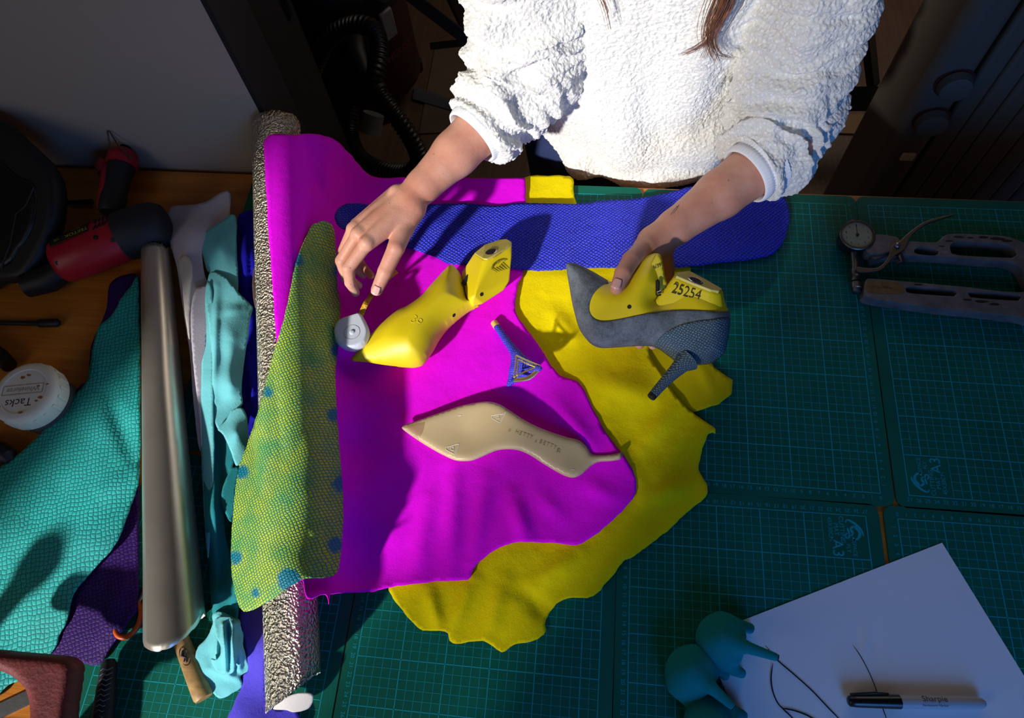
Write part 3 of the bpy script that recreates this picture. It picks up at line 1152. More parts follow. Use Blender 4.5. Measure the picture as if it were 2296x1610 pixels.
# green fish leather over the hump
go = [(712, 500), (728, 496), (743, 503), (751, 524), (753, 570), (757, 640), (764, 700), (757, 790), (752, 850), (758, 960), (765, 1050), (770, 1130), (768, 1200), (757, 1282), (726, 1295), (682, 1298), (640, 1322), (600, 1350), (562, 1370),
      (541, 1366), (525, 1322), (517, 1250), (524, 1130), (535, 1050), (556, 990), (585, 900), (611, 800), (640, 700), (664, 590), (688, 530), (700, 506)]
gz = [(720, 500, 7.0), (751, 560, 4.0), (664, 590, 7.7), (711, 600, 6.3), (640, 700, 7.3), (700, 700, 6.7), (762, 700, 2.4), (611, 800, 6.6), (680, 800, 7.4), (756, 800, 3.0),
      (585, 900, 6.0), (660, 900, 7.6), (755, 900, 3.6), (556, 990, 5.4), (640, 1000, 7.5), (700, 1000, 7.0), (760, 1000, 3.6), (530, 1100, 5.2), (600, 1100, 7.3), (690, 1100, 7.2), (768, 1130, 3.6),
      (518, 1250, 5.0), (590, 1250, 7.2), (680, 1250, 7.4), (757, 1280, 4.6), (545, 1366, 5.2), (600, 1350, 7.0), (690, 1298, 7.5)]
g_sheet = sheet('fish_leather', go, gz, M_green, step=6, thick=.11, wav=((.16, 5.0),), seed=9.0, edge=1.4, above=(m_sheet, silver), gap=.08, zmul=HUMP, pad=9.0, spots=[(666, 583, 15), (762, 605, 14), (618, 740, 12), (757, 785, 15), (748, 930, 16), (762, 1085, 17), (752, 1222, 18), (648, 1300, 26), (542, 1058, 16), (528, 1250, 15), (600, 880, 12), (574, 1330, 10)], uvang=math.radians(80))
tag(g_sheet, 'long yellow green fish leather lying over the hump of magenta suede', 'leather')
M_spot = plain('turquoise dye', srgb(0, 128, 150), .6, grain=.3, gs=500)

# blue fish leather across the top
bo = [(751, 487), (757, 470), (775, 458), (800, 455), (840, 462), (900, 469), (960, 459), (1040, 456), (1110, 461), (1175, 455), (1290, 457), (1350, 449), (1400, 447), (1460, 440), (1500, 432), (1545, 420), (1620, 415), (1700, 420), (1745, 431), (1764, 455),
      (1769, 490), (1760, 532), (1737, 565), (1700, 578), (1620, 588), (1540, 598), (1450, 601), (1360, 600), (1300, 601), (1240, 606), (1185, 606), (1150, 601), (1100, 592), (1040, 593), (1005, 590), (985, 580), (950, 566), (915, 555), (880, 545), (830, 531), (780, 517), (760, 505)]
bz = [(751, 487, 2.0), (800, 457, 1.3), (900, 469, 1.15), (1000, 457, 1.2), (1175, 455, 1.3), (1290, 457, 1.4), (1400, 447, 1.0), (1545, 420, 1.0), (1745, 431, .7), (1769, 490, .6), (1700, 578, .45), (1540, 598, .9), (1360, 600, 1.0), (1240, 606, 1.0), (1100, 592, 1.25),
      (985, 580, 1.15), (880, 545, 1.1), (800, 500, 1.6), (1000, 520, 1.6), (1200, 530, 1.4), (1400, 520, 1.5), (1600, 500, .9)]
b_sheet = sheet('fish_leather', bo, bz, M_blue, step=6, thick=.11, wav=((.12, 5.0), (.04, 2)), seed=3.0, edge=1.6, uvang=math.radians(4), zmin=.2, above=(m_sheet, y_sheet), gap=.03,
                ridges=[(1000, 460, 930, 560, 16, .4), (1300, 460, 1230, 600, 26, .35), (1400, 470, 1340, 590, 18, .3), (1130, 470, 1080, 580, 24, -.3)])
tag(b_sheet, 'long ultramarine blue fish leather lying across the back under the hands', 'leather')

# teal and purple fish leather, far left
po = [(250, 632), (308, 618), (312, 700), (314, 900), (312, 1080), (309, 1340), (292, 1390), (248, 1452), (222, 1490), (180, 1486), (110, 1460), (100, 1300), (130, 1000), (170, 880), (195, 850), (205, 775), (236, 700)]
pz = [(250, 632, 1.2), (308, 618, 1.4), (312, 900, 1.6), (309, 1200, 1.6), (292, 1390, 1.2), (222, 1490, .5), (120, 1460, .6), (205, 775, .8), (180, 870, .9), (130, 1000, 1.0), (220, 1300, 1.6)]
p_sheet = sheet('fish_leather', po, pz, M_purple, step=7, thick=.12, wav=((.15, 5),), seed=5.0, uvang=1.2, zmin=.15, ridges=[(260, 1290, 230, 1440, 12, .3), (285, 1270, 250, 1420, 8, .25)])
tag(p_sheet, 'dark purple fish leather peeping out from under the teal one', 'leather')
to = [(309, 622), (296, 640), (276, 664), (256, 700), (225, 728), (215, 745), (205, 795), (196, 850), (172, 880), (150, 905), (100, 965), (40, 1020), (0, 1048), (-60, 1085), (-60, 1560), (20, 1536), (70, 1505), (118, 1458), (135, 1420), (150, 1390), (166, 1330), (212, 1274),
      (264, 1214), (300, 1112), (312, 1062), (314, 900), (312, 740)]
tz = [(309, 622, 1.9), (256, 700, 1.4), (205, 795, 1.3), (196, 850, 1.4), (100, 965, 1.3), (0, 1048, 1.0), (-60, 1085, 1.0), (-60, 1560, .6), (70, 1505, .8), (118, 1458, 1.0), (166, 1330, 2.0), (264, 1214, 2.4), (312, 1062, 2.3), (312, 850, 2.1), (250, 950, 2.6),
      (150, 1100, 2.2), (60, 1200, 2.0), (180, 1200, 2.6), (60, 1400, 1.3)]
t_sheet = sheet('fish_leather', to, tz, M_teal, step=7, thick=.13, wav=((.25, 7), (.05, 2)), seed=8.0, uvang=math.radians(35), zmin=.3, edge=1.6, above=(p_sheet,), gap=.03,
                ridges=[(240, 880, 300, 1030, 22, -.6), (210, 1120, 290, 1060, 26, .4)])
tag(t_sheet, 'broad teal fish leather in front of the gold-silver roll at far left', 'leather')


# ------------------------------------------------------------------ rolls and folded leather, left of the hump
roll('leather_roll', 'smooth pale gold-silver leather roll left of the folded aqua suede', at(390, 1420, 3.55), at(347, 565, 2.6), 3.45, 2.05, (M_gold, M_backing), 1.3, 2.2,
     endA=lambda an: -1.3 + 3.4 * max(0, math.cos(an - .1)) + .2 * noise.noise(Vector((math.cos(an) * 5, math.sin(an) * 5, 7))), endB=torn(.2, .6, 8.0), seed=5.0)

# pale mauve leather
o = sheet('folded_leather', [(374, 490), (384, 464), (410, 459), (440, 456), (468, 447), (492, 432), (511, 427), (516, 434), (515, 478), (505, 520), (478, 545), (456, 560), (458, 610), (472, 660), (464, 760), (456, 900), (452, 1010), (440, 960), (426, 800), (410, 690), (396, 600), (380, 540)],
          [(374, 490, 1.5), (410, 459, 2.0), (511, 427, 2.6), (515, 478, 1.6), (456, 560, 2.6), (472, 660, 2.0), (452, 1010, 2.0), (396, 600, 2.8), (430, 520, 3.4), (430, 800, 3.0)],
          M_pale, step=6, thick=.22, wav=((.25, 4),), seed=3.3, edge=.6)
tag(o, 'pale mauve leather standing folded between the gold roll and the aqua suede', 'leather')
sheet('turned_edge', [(410, 572), (424, 580), (430, 600), (428, 640), (424, 700), (424, 760), (414, 700), (408, 640), (400, 590)], [(410, 572, 3.6), (430, 600, 4.0), (424, 700, 3.6), (424, 760, 3.2), (404, 610, 3.5)], M_backing, o, step=5, thick=.15, wav=((.05, 2),), edge=1.0)
sheet('inner_fold', [(440, 650), (470, 640), (474, 660), (466, 760), (458, 900), (452, 1000), (447, 940), (432, 800), (428, 700)], [(440, 650, 3.4), (470, 645, 2.9), (450, 800, 3.4), (452, 1000, 2.5)], M_pale, o, step=6, thick=.15, wav=((.05, 3),), edge=.6)

# aqua suede, folded lengthways
aq = thing('folded_suede', 'aqua suede skin folded lengthways, its ruffled end on the green mat', 'leather', at(500, 1000, 0))
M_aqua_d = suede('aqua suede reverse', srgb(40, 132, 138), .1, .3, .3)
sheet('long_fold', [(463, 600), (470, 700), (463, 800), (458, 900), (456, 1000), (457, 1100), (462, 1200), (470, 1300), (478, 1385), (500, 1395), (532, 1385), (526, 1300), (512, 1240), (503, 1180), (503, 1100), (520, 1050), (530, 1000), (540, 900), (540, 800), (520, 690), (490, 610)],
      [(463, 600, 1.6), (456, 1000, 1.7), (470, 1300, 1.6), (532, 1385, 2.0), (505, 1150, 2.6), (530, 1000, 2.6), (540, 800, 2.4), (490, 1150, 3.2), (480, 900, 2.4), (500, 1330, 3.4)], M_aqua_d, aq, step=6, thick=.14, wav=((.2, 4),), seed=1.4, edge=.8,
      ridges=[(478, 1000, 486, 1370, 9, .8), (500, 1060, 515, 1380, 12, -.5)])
sheet('left_fold', [(462, 640), (474, 650), (478, 760), (477, 900), (479, 1000), (477, 1100), (470, 1200), (465, 1250), (458, 1150), (452, 1050), (451, 920), (453, 780)],
      [(462, 640, 3.2), (478, 760, 3.6), (479, 1000, 3.2), (465, 1250, 2.6), (451, 920, 2.8), (465, 850, 3.8)], M_aqua, aq, step=5, thick=.14, wav=((.12, 3),), seed=2.4, edge=.8)
sheet('upper_fold', [(450, 536), (470, 514), (500, 493), (520, 480), (527, 483), (530, 503), (531, 560), (534, 640), (526, 660), (490, 640), (474, 615), (462, 600)],
      [(450, 536, 2.5), (520, 480, 3.4), (530, 560, 2.7), (534, 640, 2.6), (470, 600, 2.6), (495, 560, 3.9)], M_aqua, aq, step=5, thick=.15, wav=((.15, 4),), seed=3.4, edge=.8)
sheet('middle_fold', [(470, 612), (490, 612), (510, 625), (530, 650), (560, 682), (567, 692), (562, 715), (556, 760), (546, 820), (541, 870), (544, 905), (530, 915), (505, 940), (490, 962), (480, 935), (476, 870), (474, 800), (466, 720), (462, 660)],
      [(470, 612, 3.0), (530, 650, 3.6), (566, 692, 3.2), (546, 820, 3.0), (544, 905, 3.0), (490, 960, 3.2), (476, 870, 3.6), (462, 660, 3.0), (510, 740, 4.6), (515, 860, 4.5)], M_aqua, aq, step=5, thick=.16, wav=((.22, 3.5),), seed=4.4, edge=.8,
      ridges=[(485, 640, 478, 900, 9, .5), (520, 760, 515, 880, 14, .4), (500, 700, 545, 690, 12, .3)])
sheet('loop_fold', [(505, 945), (520, 920), (540, 914), (552, 930), (557, 975), (553, 1010), (538, 1048), (528, 1042), (516, 1010), (500, 975), (488, 962)],
      [(505, 945, 3.3), (540, 914, 3.8), (557, 975, 3.2), (535, 1046, 3.0), (495, 962, 3.4), (530, 970, 5.0)], M_aqua, aq, step=4.5, thick=.15, wav=((.12, 3),), seed=5.4, edge=.6)
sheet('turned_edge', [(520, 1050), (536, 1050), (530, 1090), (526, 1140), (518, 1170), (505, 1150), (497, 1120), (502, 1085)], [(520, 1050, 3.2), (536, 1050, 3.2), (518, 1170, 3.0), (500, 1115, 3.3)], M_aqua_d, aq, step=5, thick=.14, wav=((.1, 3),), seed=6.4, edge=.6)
sheet('ruffle', [(476, 1378), (495, 1372), (520, 1385), (535, 1390), (543, 1420), (545, 1445), (552, 1480), (558, 1502), (540, 1515), (542, 1540), (496, 1566), (470, 1545), (432, 1518), (437, 1490), (442, 1455), (462, 1430), (476, 1400)],
      [(476, 1378, 2.6), (520, 1385, 3.4), (545, 1445, 2.6), (556, 1500, 1.4), (496, 1564, .5), (434, 1516, .7), (450, 1450, 1.6), (480, 1450, 2.2), (500, 1480, 2.2)], M_aqua, aq, step=4.5, thick=.14, wav=((.25, 2.2), (.1, 1.2)), seed=7.4, edge=1.6,
      ridges=[(492, 1385, 484, 1490, 7, 1.0), (508, 1400, 512, 1510, 7, 1.2), (528, 1400, 536, 1500, 6, .9), (500, 1400, 497, 1480, 5, -.8), (470, 1500, 530, 1520, 8, .5)])
sheet('ruffle', [(480, 1388), (510, 1382), (536, 1395), (541, 1425), (535, 1470), (522, 1508), (500, 1512), (482, 1500), (474, 1478), (488, 1480), (494, 1450), (484, 1420)],
      [(480, 1388, 3.8), (536, 1395, 4.0), (541, 1425, 3.6), (522, 1508, 2.9), (480, 1490, 2.8), (494, 1450, 4.2), (515, 1440, 4.6)], M_aqua, aq, step=4, thick=.13, wav=((.3, 1.8),), seed=8.4, edge=1.5,
      ridges=[(500, 1400, 505, 1505, 5, .8), (522, 1400, 522, 1500, 6, .8), (512, 1400, 513, 1500, 4, -.9)])

# ultramarine and violet suede
o = sheet('folded_suede', [(533, 500), (540, 478), (556, 472), (572, 476), (580, 520), (590, 620), (600, 740), (594, 850), (572, 940), (558, 1000), (548, 960), (540, 880), (545, 820), (560, 720), (566, 690), (536, 650)],
          [(533, 500, 1.0), (572, 476, 1.3), (600, 740, 1.4), (560, 990, 2.2), (540, 880, 1.7), (548, 560, 2.2), (575, 800, 2.4), (565, 620, 1.8)], M_ultra, step=6, thick=.14, wav=((.2, 3),), seed=2.8, edge=.8,
          ridges=[(548, 500, 552, 640, 8, .8), (565, 560, 575, 640, 6, .7), (555, 800, 572, 930, 8, .6)])
tag(o, 'ultramarine suede folded between the aqua suede and the silver roll', 'leather')
o = sheet('folded_suede', [(536, 1375), (560, 1350), (594, 1340), (596, 1560), (620, 1590), (662, 1590), (664, 1650), (510, 1650), (524, 1580), (540, 1545), (545, 1515), (556, 1500), (548, 1440)],
          [(536, 1375, 1.3), (594, 1340, 1.5), (596, 1560, .9), (662, 1600, .8), (510, 1650, .5), (545, 1520, 1.0), (575, 1450, 2.2), (570, 1620, 1.4)], M_violet, step=6, thick=.15, wav=((.15, 3),), seed=3.8, edge=.8)
tag(o, 'violet-blue suede lying under the lower end of the silver roll', 'leather')

# scraps in the gap
o = MB().tube([at(572, 604, 3.2), at(571, 640, 3.4), at(573, 668, 3.4), at(576, 690, 3.2)], [.28, .33, .32, .25], 10).build('stick', plain('rough brown leather cord', srgb(84, 56, 50), .8, grain=.8, gs=350))
tag(o, 'short rough brown stick on the ultramarine suede', 'stick')
o = sheet('scrap', [(578, 690), (586, 712), (590, 770), (593, 830), (592, 852), (580, 850), (589, 842), (582, 760), (577, 715)], [(578, 690, 3.4), (590, 770, 3.2), (592, 850, 2.9)], M_backing, step=4, thick=.12, wav=((.05, 2),), edge=.8)
tag(o, 'narrow white leather scrap beside the ultramarine suede', 'scrap')
o = sheet('scrap', [(586, 712), (602, 708), (608, 730), (606, 770), (598, 830), (592, 800)], [(586, 712, 3.9), (606, 715, 4.6), (606, 770, 4.5), (598, 830, 3.6)], plain('dark red leather', srgb(120, 30, 34), .5), step=4, thick=.1, wav=(), edge=.6)
tag(o, 'small dark red leather scrap against the silver roll', 'scrap')

# ------------------------------------------------------------------ tools at the left
M_iron = plain('dark red cast iron', srgb(104, 34, 34), .62, grain=.8, gs=260, var=.3, vs=40)
M_steel = plain('worn steel', srgb(150, 150, 152), .4, 1.0, grain=.2, gs=120)
M_red = plain('red tool plastic', srgb(176, 18, 40), .4, grain=.05)
M_rubber = plain('black tool rubber', srgb(30, 32, 38), .6, grain=.2, gs=500)
M_dark = plain('matt black plastic', srgb(16, 16, 18), .55)
M_white_p = plain('white plastic', srgb(226, 224, 216), .45, var=.06, vs=25)

# cobbler's iron foot: an arm reaching across, a flat heel plate, an upright toe outside the frame
iron = thing('shoe_anvil', 'dark red cast iron shoe anvil at the bottom left corner', 'anvil', at(120, 1600, -.3))
inflate('foot', [(-60, 1452), (0, 1456), (60, 1462), (130, 1468), (170, 1474), (184, 1490), (180, 1530), (172, 1580), (160, 1690), (70, 1690), (76, 1600), (68, 1556), (40, 1524), (0, 1504), (-60, 1490)],
        level(6.2), 1.5, M_iron, iron, step=.4, R=1.1, pxstep=8)
pt = at(60, 1290, 2.2) - np.array([.482, .876, -.53]) * 22
iron_t = MB()
iron_t.lathe((pt[0], pt[1], -.3), (0, 0, 1), [(0, 5.0), (.8, 5.0), (1.4, 2.0), (4, 1.4), (9, 1.3), (11.5, 1.6), (13, 2.5), (14.5, 2.7), (15.6, 1.6)], 24)
iron_t.build('upright', M_iron, iron)
p0, p1 = at(60, 1490, 6.2), at(120, 1640, 6.2)
iron_t = MB().tube([(p1[0], p1[1], 6), (p1[0] - 2, p1[1] - 3, 3), (p1[0] - 4, p1[1] - 5, .9), (pt[0], pt[1], .6)], [1.6, 1.6, 1.5, 1.2], 14)
iron_t.build('base_arm', M_iron, iron)

# hammer handle
M_ash = wood('ash wood', srgb(120, 84, 44), srgb(186, 148, 92), (2, 2, 2), .5)
ham = thing('hammer', 'wooden hammer handle with a dark ink stamp poking out below the gold roll', 'hammer', at(430, 1500, 0))
a, b = at(392, 1400, .85), at(458, 1566, .85)
MB().tube([a + (b - a) * t for t in (0, .3, .6, .9, .97, 1)], [.9, .95, 1.05, 1.12, 1.1, .95], 20, flat=.75).build('handle', M_ash, ham)
st = MB()
d = (b - a) / np.linalg.norm(b - a); sdv = np.array([-d[1], d[0], 0])
cst = a + (b - a) * .45 + np.array([0, 0, .80])
for k in range(6):
    an = k * math.pi / 3
    for q in range(2):
        pass
ring = [cst + d * math.cos(t) * 1.05 + sdv * math.sin(t) * .5 - np.array([0, 0, .22 * math.sin(t) ** 2]) for t in np.linspace(0, 2 * math.pi, 25)]
st.tube(ring, .05, 6, cap=False)
st.tube([cst - d * .7 + sdv * .1, cst - d * .2 - sdv * .2, cst + d * .25 + sdv * .15, cst + d * .7], [.12, .16, .1, .05], 6)
st.tube([cst - d * .2 + sdv * .25, cst + d * .5 - sdv * .25], [.1, .05], 6)
st.build('ink_stamp', plain('dark ink', srgb(46, 30, 48), .7), ham)

# scissors handle, orange
sc_ = thing('scissors', 'orange scissors handle peeping out between purple leather and gold roll', 'scissors', at(288, 1390, 0))
cpt = at(287, 1388, .9)
MB().tube([cpt + np.array([math.cos(t) * 1.5, math.sin(t) * 2.0, 0]) for t in np.linspace(0, 2 * math.pi, 33)], .32, 10, cap=False).build('handle', plain('orange plastic', srgb(214, 84, 20), .4), sc_)
MB().tube([cpt + np.array([.4, 1.9, 0]), cpt + np.array([1.2, 5, -.2]), cpt + np.array([1.4, 11, -.3])], [.4, .5, .1], 8, flat=.4).build('blade', M_steel, sc_)

# black ribbed tool handle at the bottom
rb = thing('rasp', 'black tool handle with a zigzag grip standing out at the bottom edge', 'tool', at(235, 1560, 0))
a, b = at(246, 1478, 1.2), at(222, 1690, 1.2)
MB().tube([a + (b - a) * t for t in (0, .05, .3, .7, 1)], [.5, .85, 1.05, 1.2, 1.25], 20, flat=.9).build('handle', M_rubber, rb)
zg = MB()
d = (b - a) / np.linalg.norm(b - a); sdv = np.array([d[1], -d[0], 0])
for i in range(16):
    c = a + d * (1.0 + i * .52) + np.array([0, 0, 1.0])
    r_ = .5 + .01 * i
    zg.tube([c - sdv * .85 + np.array([0, 0, -.42]), c - sdv * .4 + d * .25 - np.array([0, 0, .03]), c - sdv * .0, ], [.05, .06, .05], 5)
    zg.tube([c - sdv * .0, c + sdv * .35 + d * .22 - np.array([0, 0, .03])], [.05, .03], 5)
zg.build('zigzag_ribs', plain('grey rubber ribs', srgb(120, 126, 140), .5), rb)
# steel rule under the anvil
p, q = at(-40, 1612, .1), at(74, 1558, .1)
d = (q - p) / np.linalg.norm(q - p); w_ = np.array([-d[1], d[0], 0]) * .8
o = MB().prism([(p - w_)[:2], (q - w_)[:2], (q + w_)[:2], (p + w_)[:2]], -.3, .0).build('steel_rule', M_steel, smooth=False)
tag(o, 'grey steel rule on bare wood under the red shoe anvil', 'ruler')

# jar of tacks
jc = at(51, 877, 5.6)
jar = thing('jar', 'jar of tacks with a worn white screw lid at the left edge', 'jar', (jc[0], jc[1], -.3))
M_jar = plain('cloudy jar plastic', srgb(70, 78, 86), .3)
MB().lathe2((jc[0], jc[1], -.28), (0, 0, 1), [(0, 3.7), (.3, 3.9), (2.4, 3.9), (3.0, 3.75)], 40).build('body', M_jar, jar)
lid = MB().lathe2((jc[0], jc[1], 2.75), (0, 0, 1), [(0, 4.25), (.2, 4.35), (2.2, 4.25), (2.65, 4.0), (2.85, 3.55), (2.86, 3.1), (2.72, 3.0), (2.7, 0)], 48).build('lid', M_white_p, jar)
rib = MB()
for k in range(40):
    an = 2 * math.pi * k / 40
    if k % 2: continue
    rib.box((jc[0] + 4.32 * math.cos(an), jc[1] + 4.32 * math.sin(an), 3.9), (.16, .42, 1.7), rz=an)
rib.build('grip_ribs', M_white_p, lid, bevel=.05)
tx = MB()
dx = np.array([-1, -.18, 0]); dy = np.array([.18, -1, 0])
put_text(tx, 'Tacks', 1.55, (jc[0] - .1, jc[1] - 1.5, 5.47), dx, dy)
tx.build('handwriting', plain('dark ink pen', srgb(40, 40, 60), .6), lid, smooth=False, recalc=False)
tx = MB()
put_text(tx, 'Whitefurze', .95, (jc[0] - .2, jc[1] + .3, 5.48), dx, dy)
for s1 in (-1, 1):
    tx.tube([np.array((jc[0] - .2, jc[1] + .3, 5.47)) + dx * 2.6 * q + dy * .62 * s1 for q in (-1, 1)], .05, 6)
    tx.tube([np.array((jc[0] - .2, jc[1] + .3, 5.47)) + dx * 2.6 * s1 + dy * .62 * q for q in (-1, 1)], .05, 6)
tx.build('moulded_lettering', plain('moulded grime', srgb(150, 140, 124), .6), lid, smooth=False, recalc=False)
M_glue = plain('dried glue', srgb(150, 108, 54), .5)
for (x, y, r) in ((-.9, 1.9, .35), (-.2, 2.3, .25), (1.7, .9, .22), (2.6, -.6, .3), (2.2, -1.1, .2), (-2.4, -2.3, .25), (.8, -2.9, .25), (-3.1, -1.2, .2), (2.9, 1.2, .18)):
    pl = []
    for k in range(12):
        an = k * math.pi / 6
        rr = r * (.6 + .6 * random.random())
        pl.append((jc[0] + x + rr * math.cos(an) * 1.3, jc[1] + y + rr * math.sin(an) * .8))
    MB().prism(pl, 5.40, 5.472 if math.hypot(x, y) < 2.9 else 5.615).build('glue_stain', M_glue, lid, smooth=False)

# cordless tools
dr = thing('cordless_drill', 'red and black cordless tool lying in front of the pale mauve leather', 'power tool', at(240, 560, -.3))
a, b, c = at(128, 592, 3.4), at(283, 528, 3.4), at(378, 497, 3.4)
d1 = b - a
MB().tube([a + d1 * t for t in (0, .04, .12, .5, .85, 1.0)], [2.4, 3.0, 3.3, 3.5, 3.55, 3.4], 32, flat=.97).build('body', M_red, dr)
d2 = c - b
MB().tube([b - d1 * .06, b + d2 * .05, b + d2 * .5, b + d2 * .8, b + d2 * .95, c], [3.55, 3.65, 3.7, 3.4, 2.7, 1.4], 32).build('motor_cap', M_rubber, dr)
MB().tube([at(60, 640, 1.7), at(110, 625, 1.8), at(140, 605, 2.2)], [1.8, 2.0, 1.8], 20).build('battery_foot', M_dark, dr)
un = d1 / np.linalg.norm(d1); sv = np.cross(un, [0, 0, 1.]); sv = -sv / np.linalg.norm(sv)   # sv points away from camera side
if sv[1] < 0: sv = -sv


def on_barrel(t, an, r=3.5):
    return a + d1 * t + (np.array([0, 0, 1.]) * math.cos(an) + sv * math.sin(an)) * r


lb = MB()
g_ = [[on_barrel(t, an, 3.52 - .35 * max(0, .5 - t)) for an in np.linspace(.0, .95, 10)] for t in np.linspace(.12, .66, 12)]
vs_ = [p for r_ in g_ for p in r_]
lb.add(vs_, [(i * 10 + k, i * 10 + k + 1, (i + 1) * 10 + k + 1, (i + 1) * 10 + k) for i in range(11) for k in range(9)])
lbo = lb.build('rating_plate', plain('black label', srgb(14, 14, 14), .5), dr)
modify(lbo, 'SOLIDIFY', thickness=.0004, offset=1)
tx = MB()
for (s_, sz, t, an) in (('TEETOK', .9, .50, .18), ('1500mAh', .4, .50, .42), ('12V Li-ion', .36, .50, .58), ('CE', .62, .22, .24)):
    P = on_barrel(t, an, 3.57 - .35 * max(0, .5 - t))
    nn = np.array([0, 0, 1.]) * math.cos(an) + sv * math.sin(an)
    ex = -un
    put_text(tx, s_, sz, P, ex, np.cross(nn, ex), .02)
tx.build('lettering', plain('yellow print', srgb(206, 190, 30), .5), dr, smooth=False, recalc=False)
vt = MB()
for i in range(4):
    vt.tube([on_barrel(.76 + i * .055, an, 3.5) for an in np.linspace(.3, .75, 6)], .13, 6)
    vt.tube([on_barrel(.72 + i * .05, -.02, 3.52), on_barrel(.78 + i * .05, .18, 3.52)], .08, 6)
vt.build('air_vents', M_dark, dr)
for t, an in ((.12, -.75), (.72, -.4), (.9, -.75)):
    P = on_barrel(t, an, 3.42 if t > .3 else 3.1)
    nn = np.array([0, 0, 1.]) * math.cos(an) + sv * math.sin(an)
    MB().lathe2(P, nn, [(0, .32), (.12, .32), (.13, .15)], 16).build('screw', M_dark, dr)

hg = thing('heat_tool', 'red and black hand tool with a bent wire loop standing by the grey wall', 'power tool', at(270, 470, -.3))
a, b = at(246, 478, 2.6), at(272, 372, 3.4)
d1 = b - a
MB().tube([a + d1 * t for t in (0, .05, .25, .5, .75, 1)], [1.4, 1.75, 1.9, 1.75, 1.8, 1.95], 28).build('grip', M_rubber, hg)
MB().tube([b - d1 * .02, b + d1 * .06, b + d1 * .22, b + d1 * .32, b + d1 * .36], [2.15, 2.3, 2.15, 1.35, .5], 28).build('nose_cap', M_red, hg)
MB().tube([b + d1 * .3, b + d1 * .62], [.85, .8], 18).build('nozzle', M_dark, hg)
sv = np.cross(d1 / np.linalg.norm(d1), [0, 0, 1.]); sv /= np.linalg.norm(sv)
MB().tube([b + d1 * .08 - sv * 1.9 + np.array([0, 0, .4]), b + d1 * -.2 - sv * 1.6 + np.array([0, 0, 1.2]), b - d1 * .6 - sv * 1.0 + np.array([0, 0, 1.5]), a - sv * 1.1 + np.array([0, 0, 1.2]) + d1 * .02], [.35, .55, .5, .35], 12, flat=.4).build('side_stripe', M_red, hg)
w1, w2 = at(248, 356, 4.8), at(293, 356, 4.8)
tip = at(241, 293, 7.5)
MB().tube([w1, at(248, 335, 5.4), at(243, 306, 7.0), tip, at(246, 295, 7.5), at(262, 322, 6.2), at(280, 341, 5.4), at(290, 349, 5.0), w2], .11, 8).build('wire_loop', plain('dull wire', srgb(120, 116, 110), .35, 1.0), hg)
MB().tube([at(232, 388, 3.4), at(228, 372, 3.6), at(236, 360, 3.8)], [.8, 1.0, .8], 14).build('side_button', M_red, hg)
o = MB().tube([at(148, 454, .3), at(176, 453, .35), at(206, 452, .5)], [.34, .36, .45], 12).build('tool_bit', M_dark)
tag(o, 'short black rod on the wood beside the tool with the wire loop', 'rod')
o = MB().tube([at(-60, 722, .1), at(60, 725, .15), at(84, 725, .25), at(90, 725, .35), at(128, 724, .35), at(134, 724, .3)], [.36, .36, .42, .62, .62, .3], 16).build('black_rod', M_dark)
tag(o, 'thin black rod with a thicker end, on the wood above the jar', 'rod')

# black moulded case standing open at the upper left
cs = thing('tool_case', 'black moulded plastic tool case with rounded corner at the left edge', 'case', at(40, 500, -.3))
A0, A1 = at(40, 630, 1.6), at(20, 275, 12.0)
cs_n = np.cross(np.array([1.0, 0, 0]), A1 - A0)
cs_n /= np.linalg.norm(cs_n)
if cs_n[2] < 0: cs_n = -cs_n
cf_ = plane_frame(A0, cs_n)
inflate('shell', [(-80, 262), (-30, 258), (20, 275), (62, 312), (112, 360), (136, 398), (144, 440), (140, 500), (118, 556), (84, 612), (62, 630), (20, 636), (-80, 640)], cf_, 1.6, M_dark, cs, step=.5, R=1.2, pxstep=10)
cf2 = plane_frame(A0 + cs_n * 1.55, cs_n)
inflate('recess_rim', [(-80, 330), (0, 358), (40, 392), (78, 412), (84, 470), (72, 520), (40, 570), (10, 600), (-80, 604)], cf2, .25, plain('black case inside', srgb(10, 10, 11), .4), cs, step=.5, R=.3, pxstep=10)
MB().tube([atp(u, v, A0 + cs_n * 1.85, cs_n) for u, v in ((2, 602), (24, 545), (36, 480), (58, 462), (76, 420))], .14, 8).build('rib', M_dark, cs)

# dark tool ends at the left edge
o = MB().tube([at(-60, 760, 1.2), at(0, 800, 1.2), at(22, 820, 1.2)], [1.2, 1.15, 1.0], 18).build('pliers_handle', M_dark)
tag(o, 'black round tool handle at the left edge above the jar lid', 'tool')
o = MB().tube([at(-60, 1010, 1.2), at(0, 1012, 1.2), at(18, 1024, 1.2), at(24, 1034, 1.0)], [1.3, 1.25, 1.15, .6], 18).build('awl_handle', plain('dark blue black plastic', srgb(18, 22, 34), .5))
tag(o, 'dark rounded tool handle at the left edge below the jar', 'tool')


# ------------------------------------------------------------------ right side of the table
M_cast = plain('worn cast aluminium', srgb(118, 110, 108), .45, .35, grain=.35, gs=160, var=.3, vs=60)
M_nickel = plain('dull nickel', srgb(116, 110, 106), .42, 1.0, grain=.1)


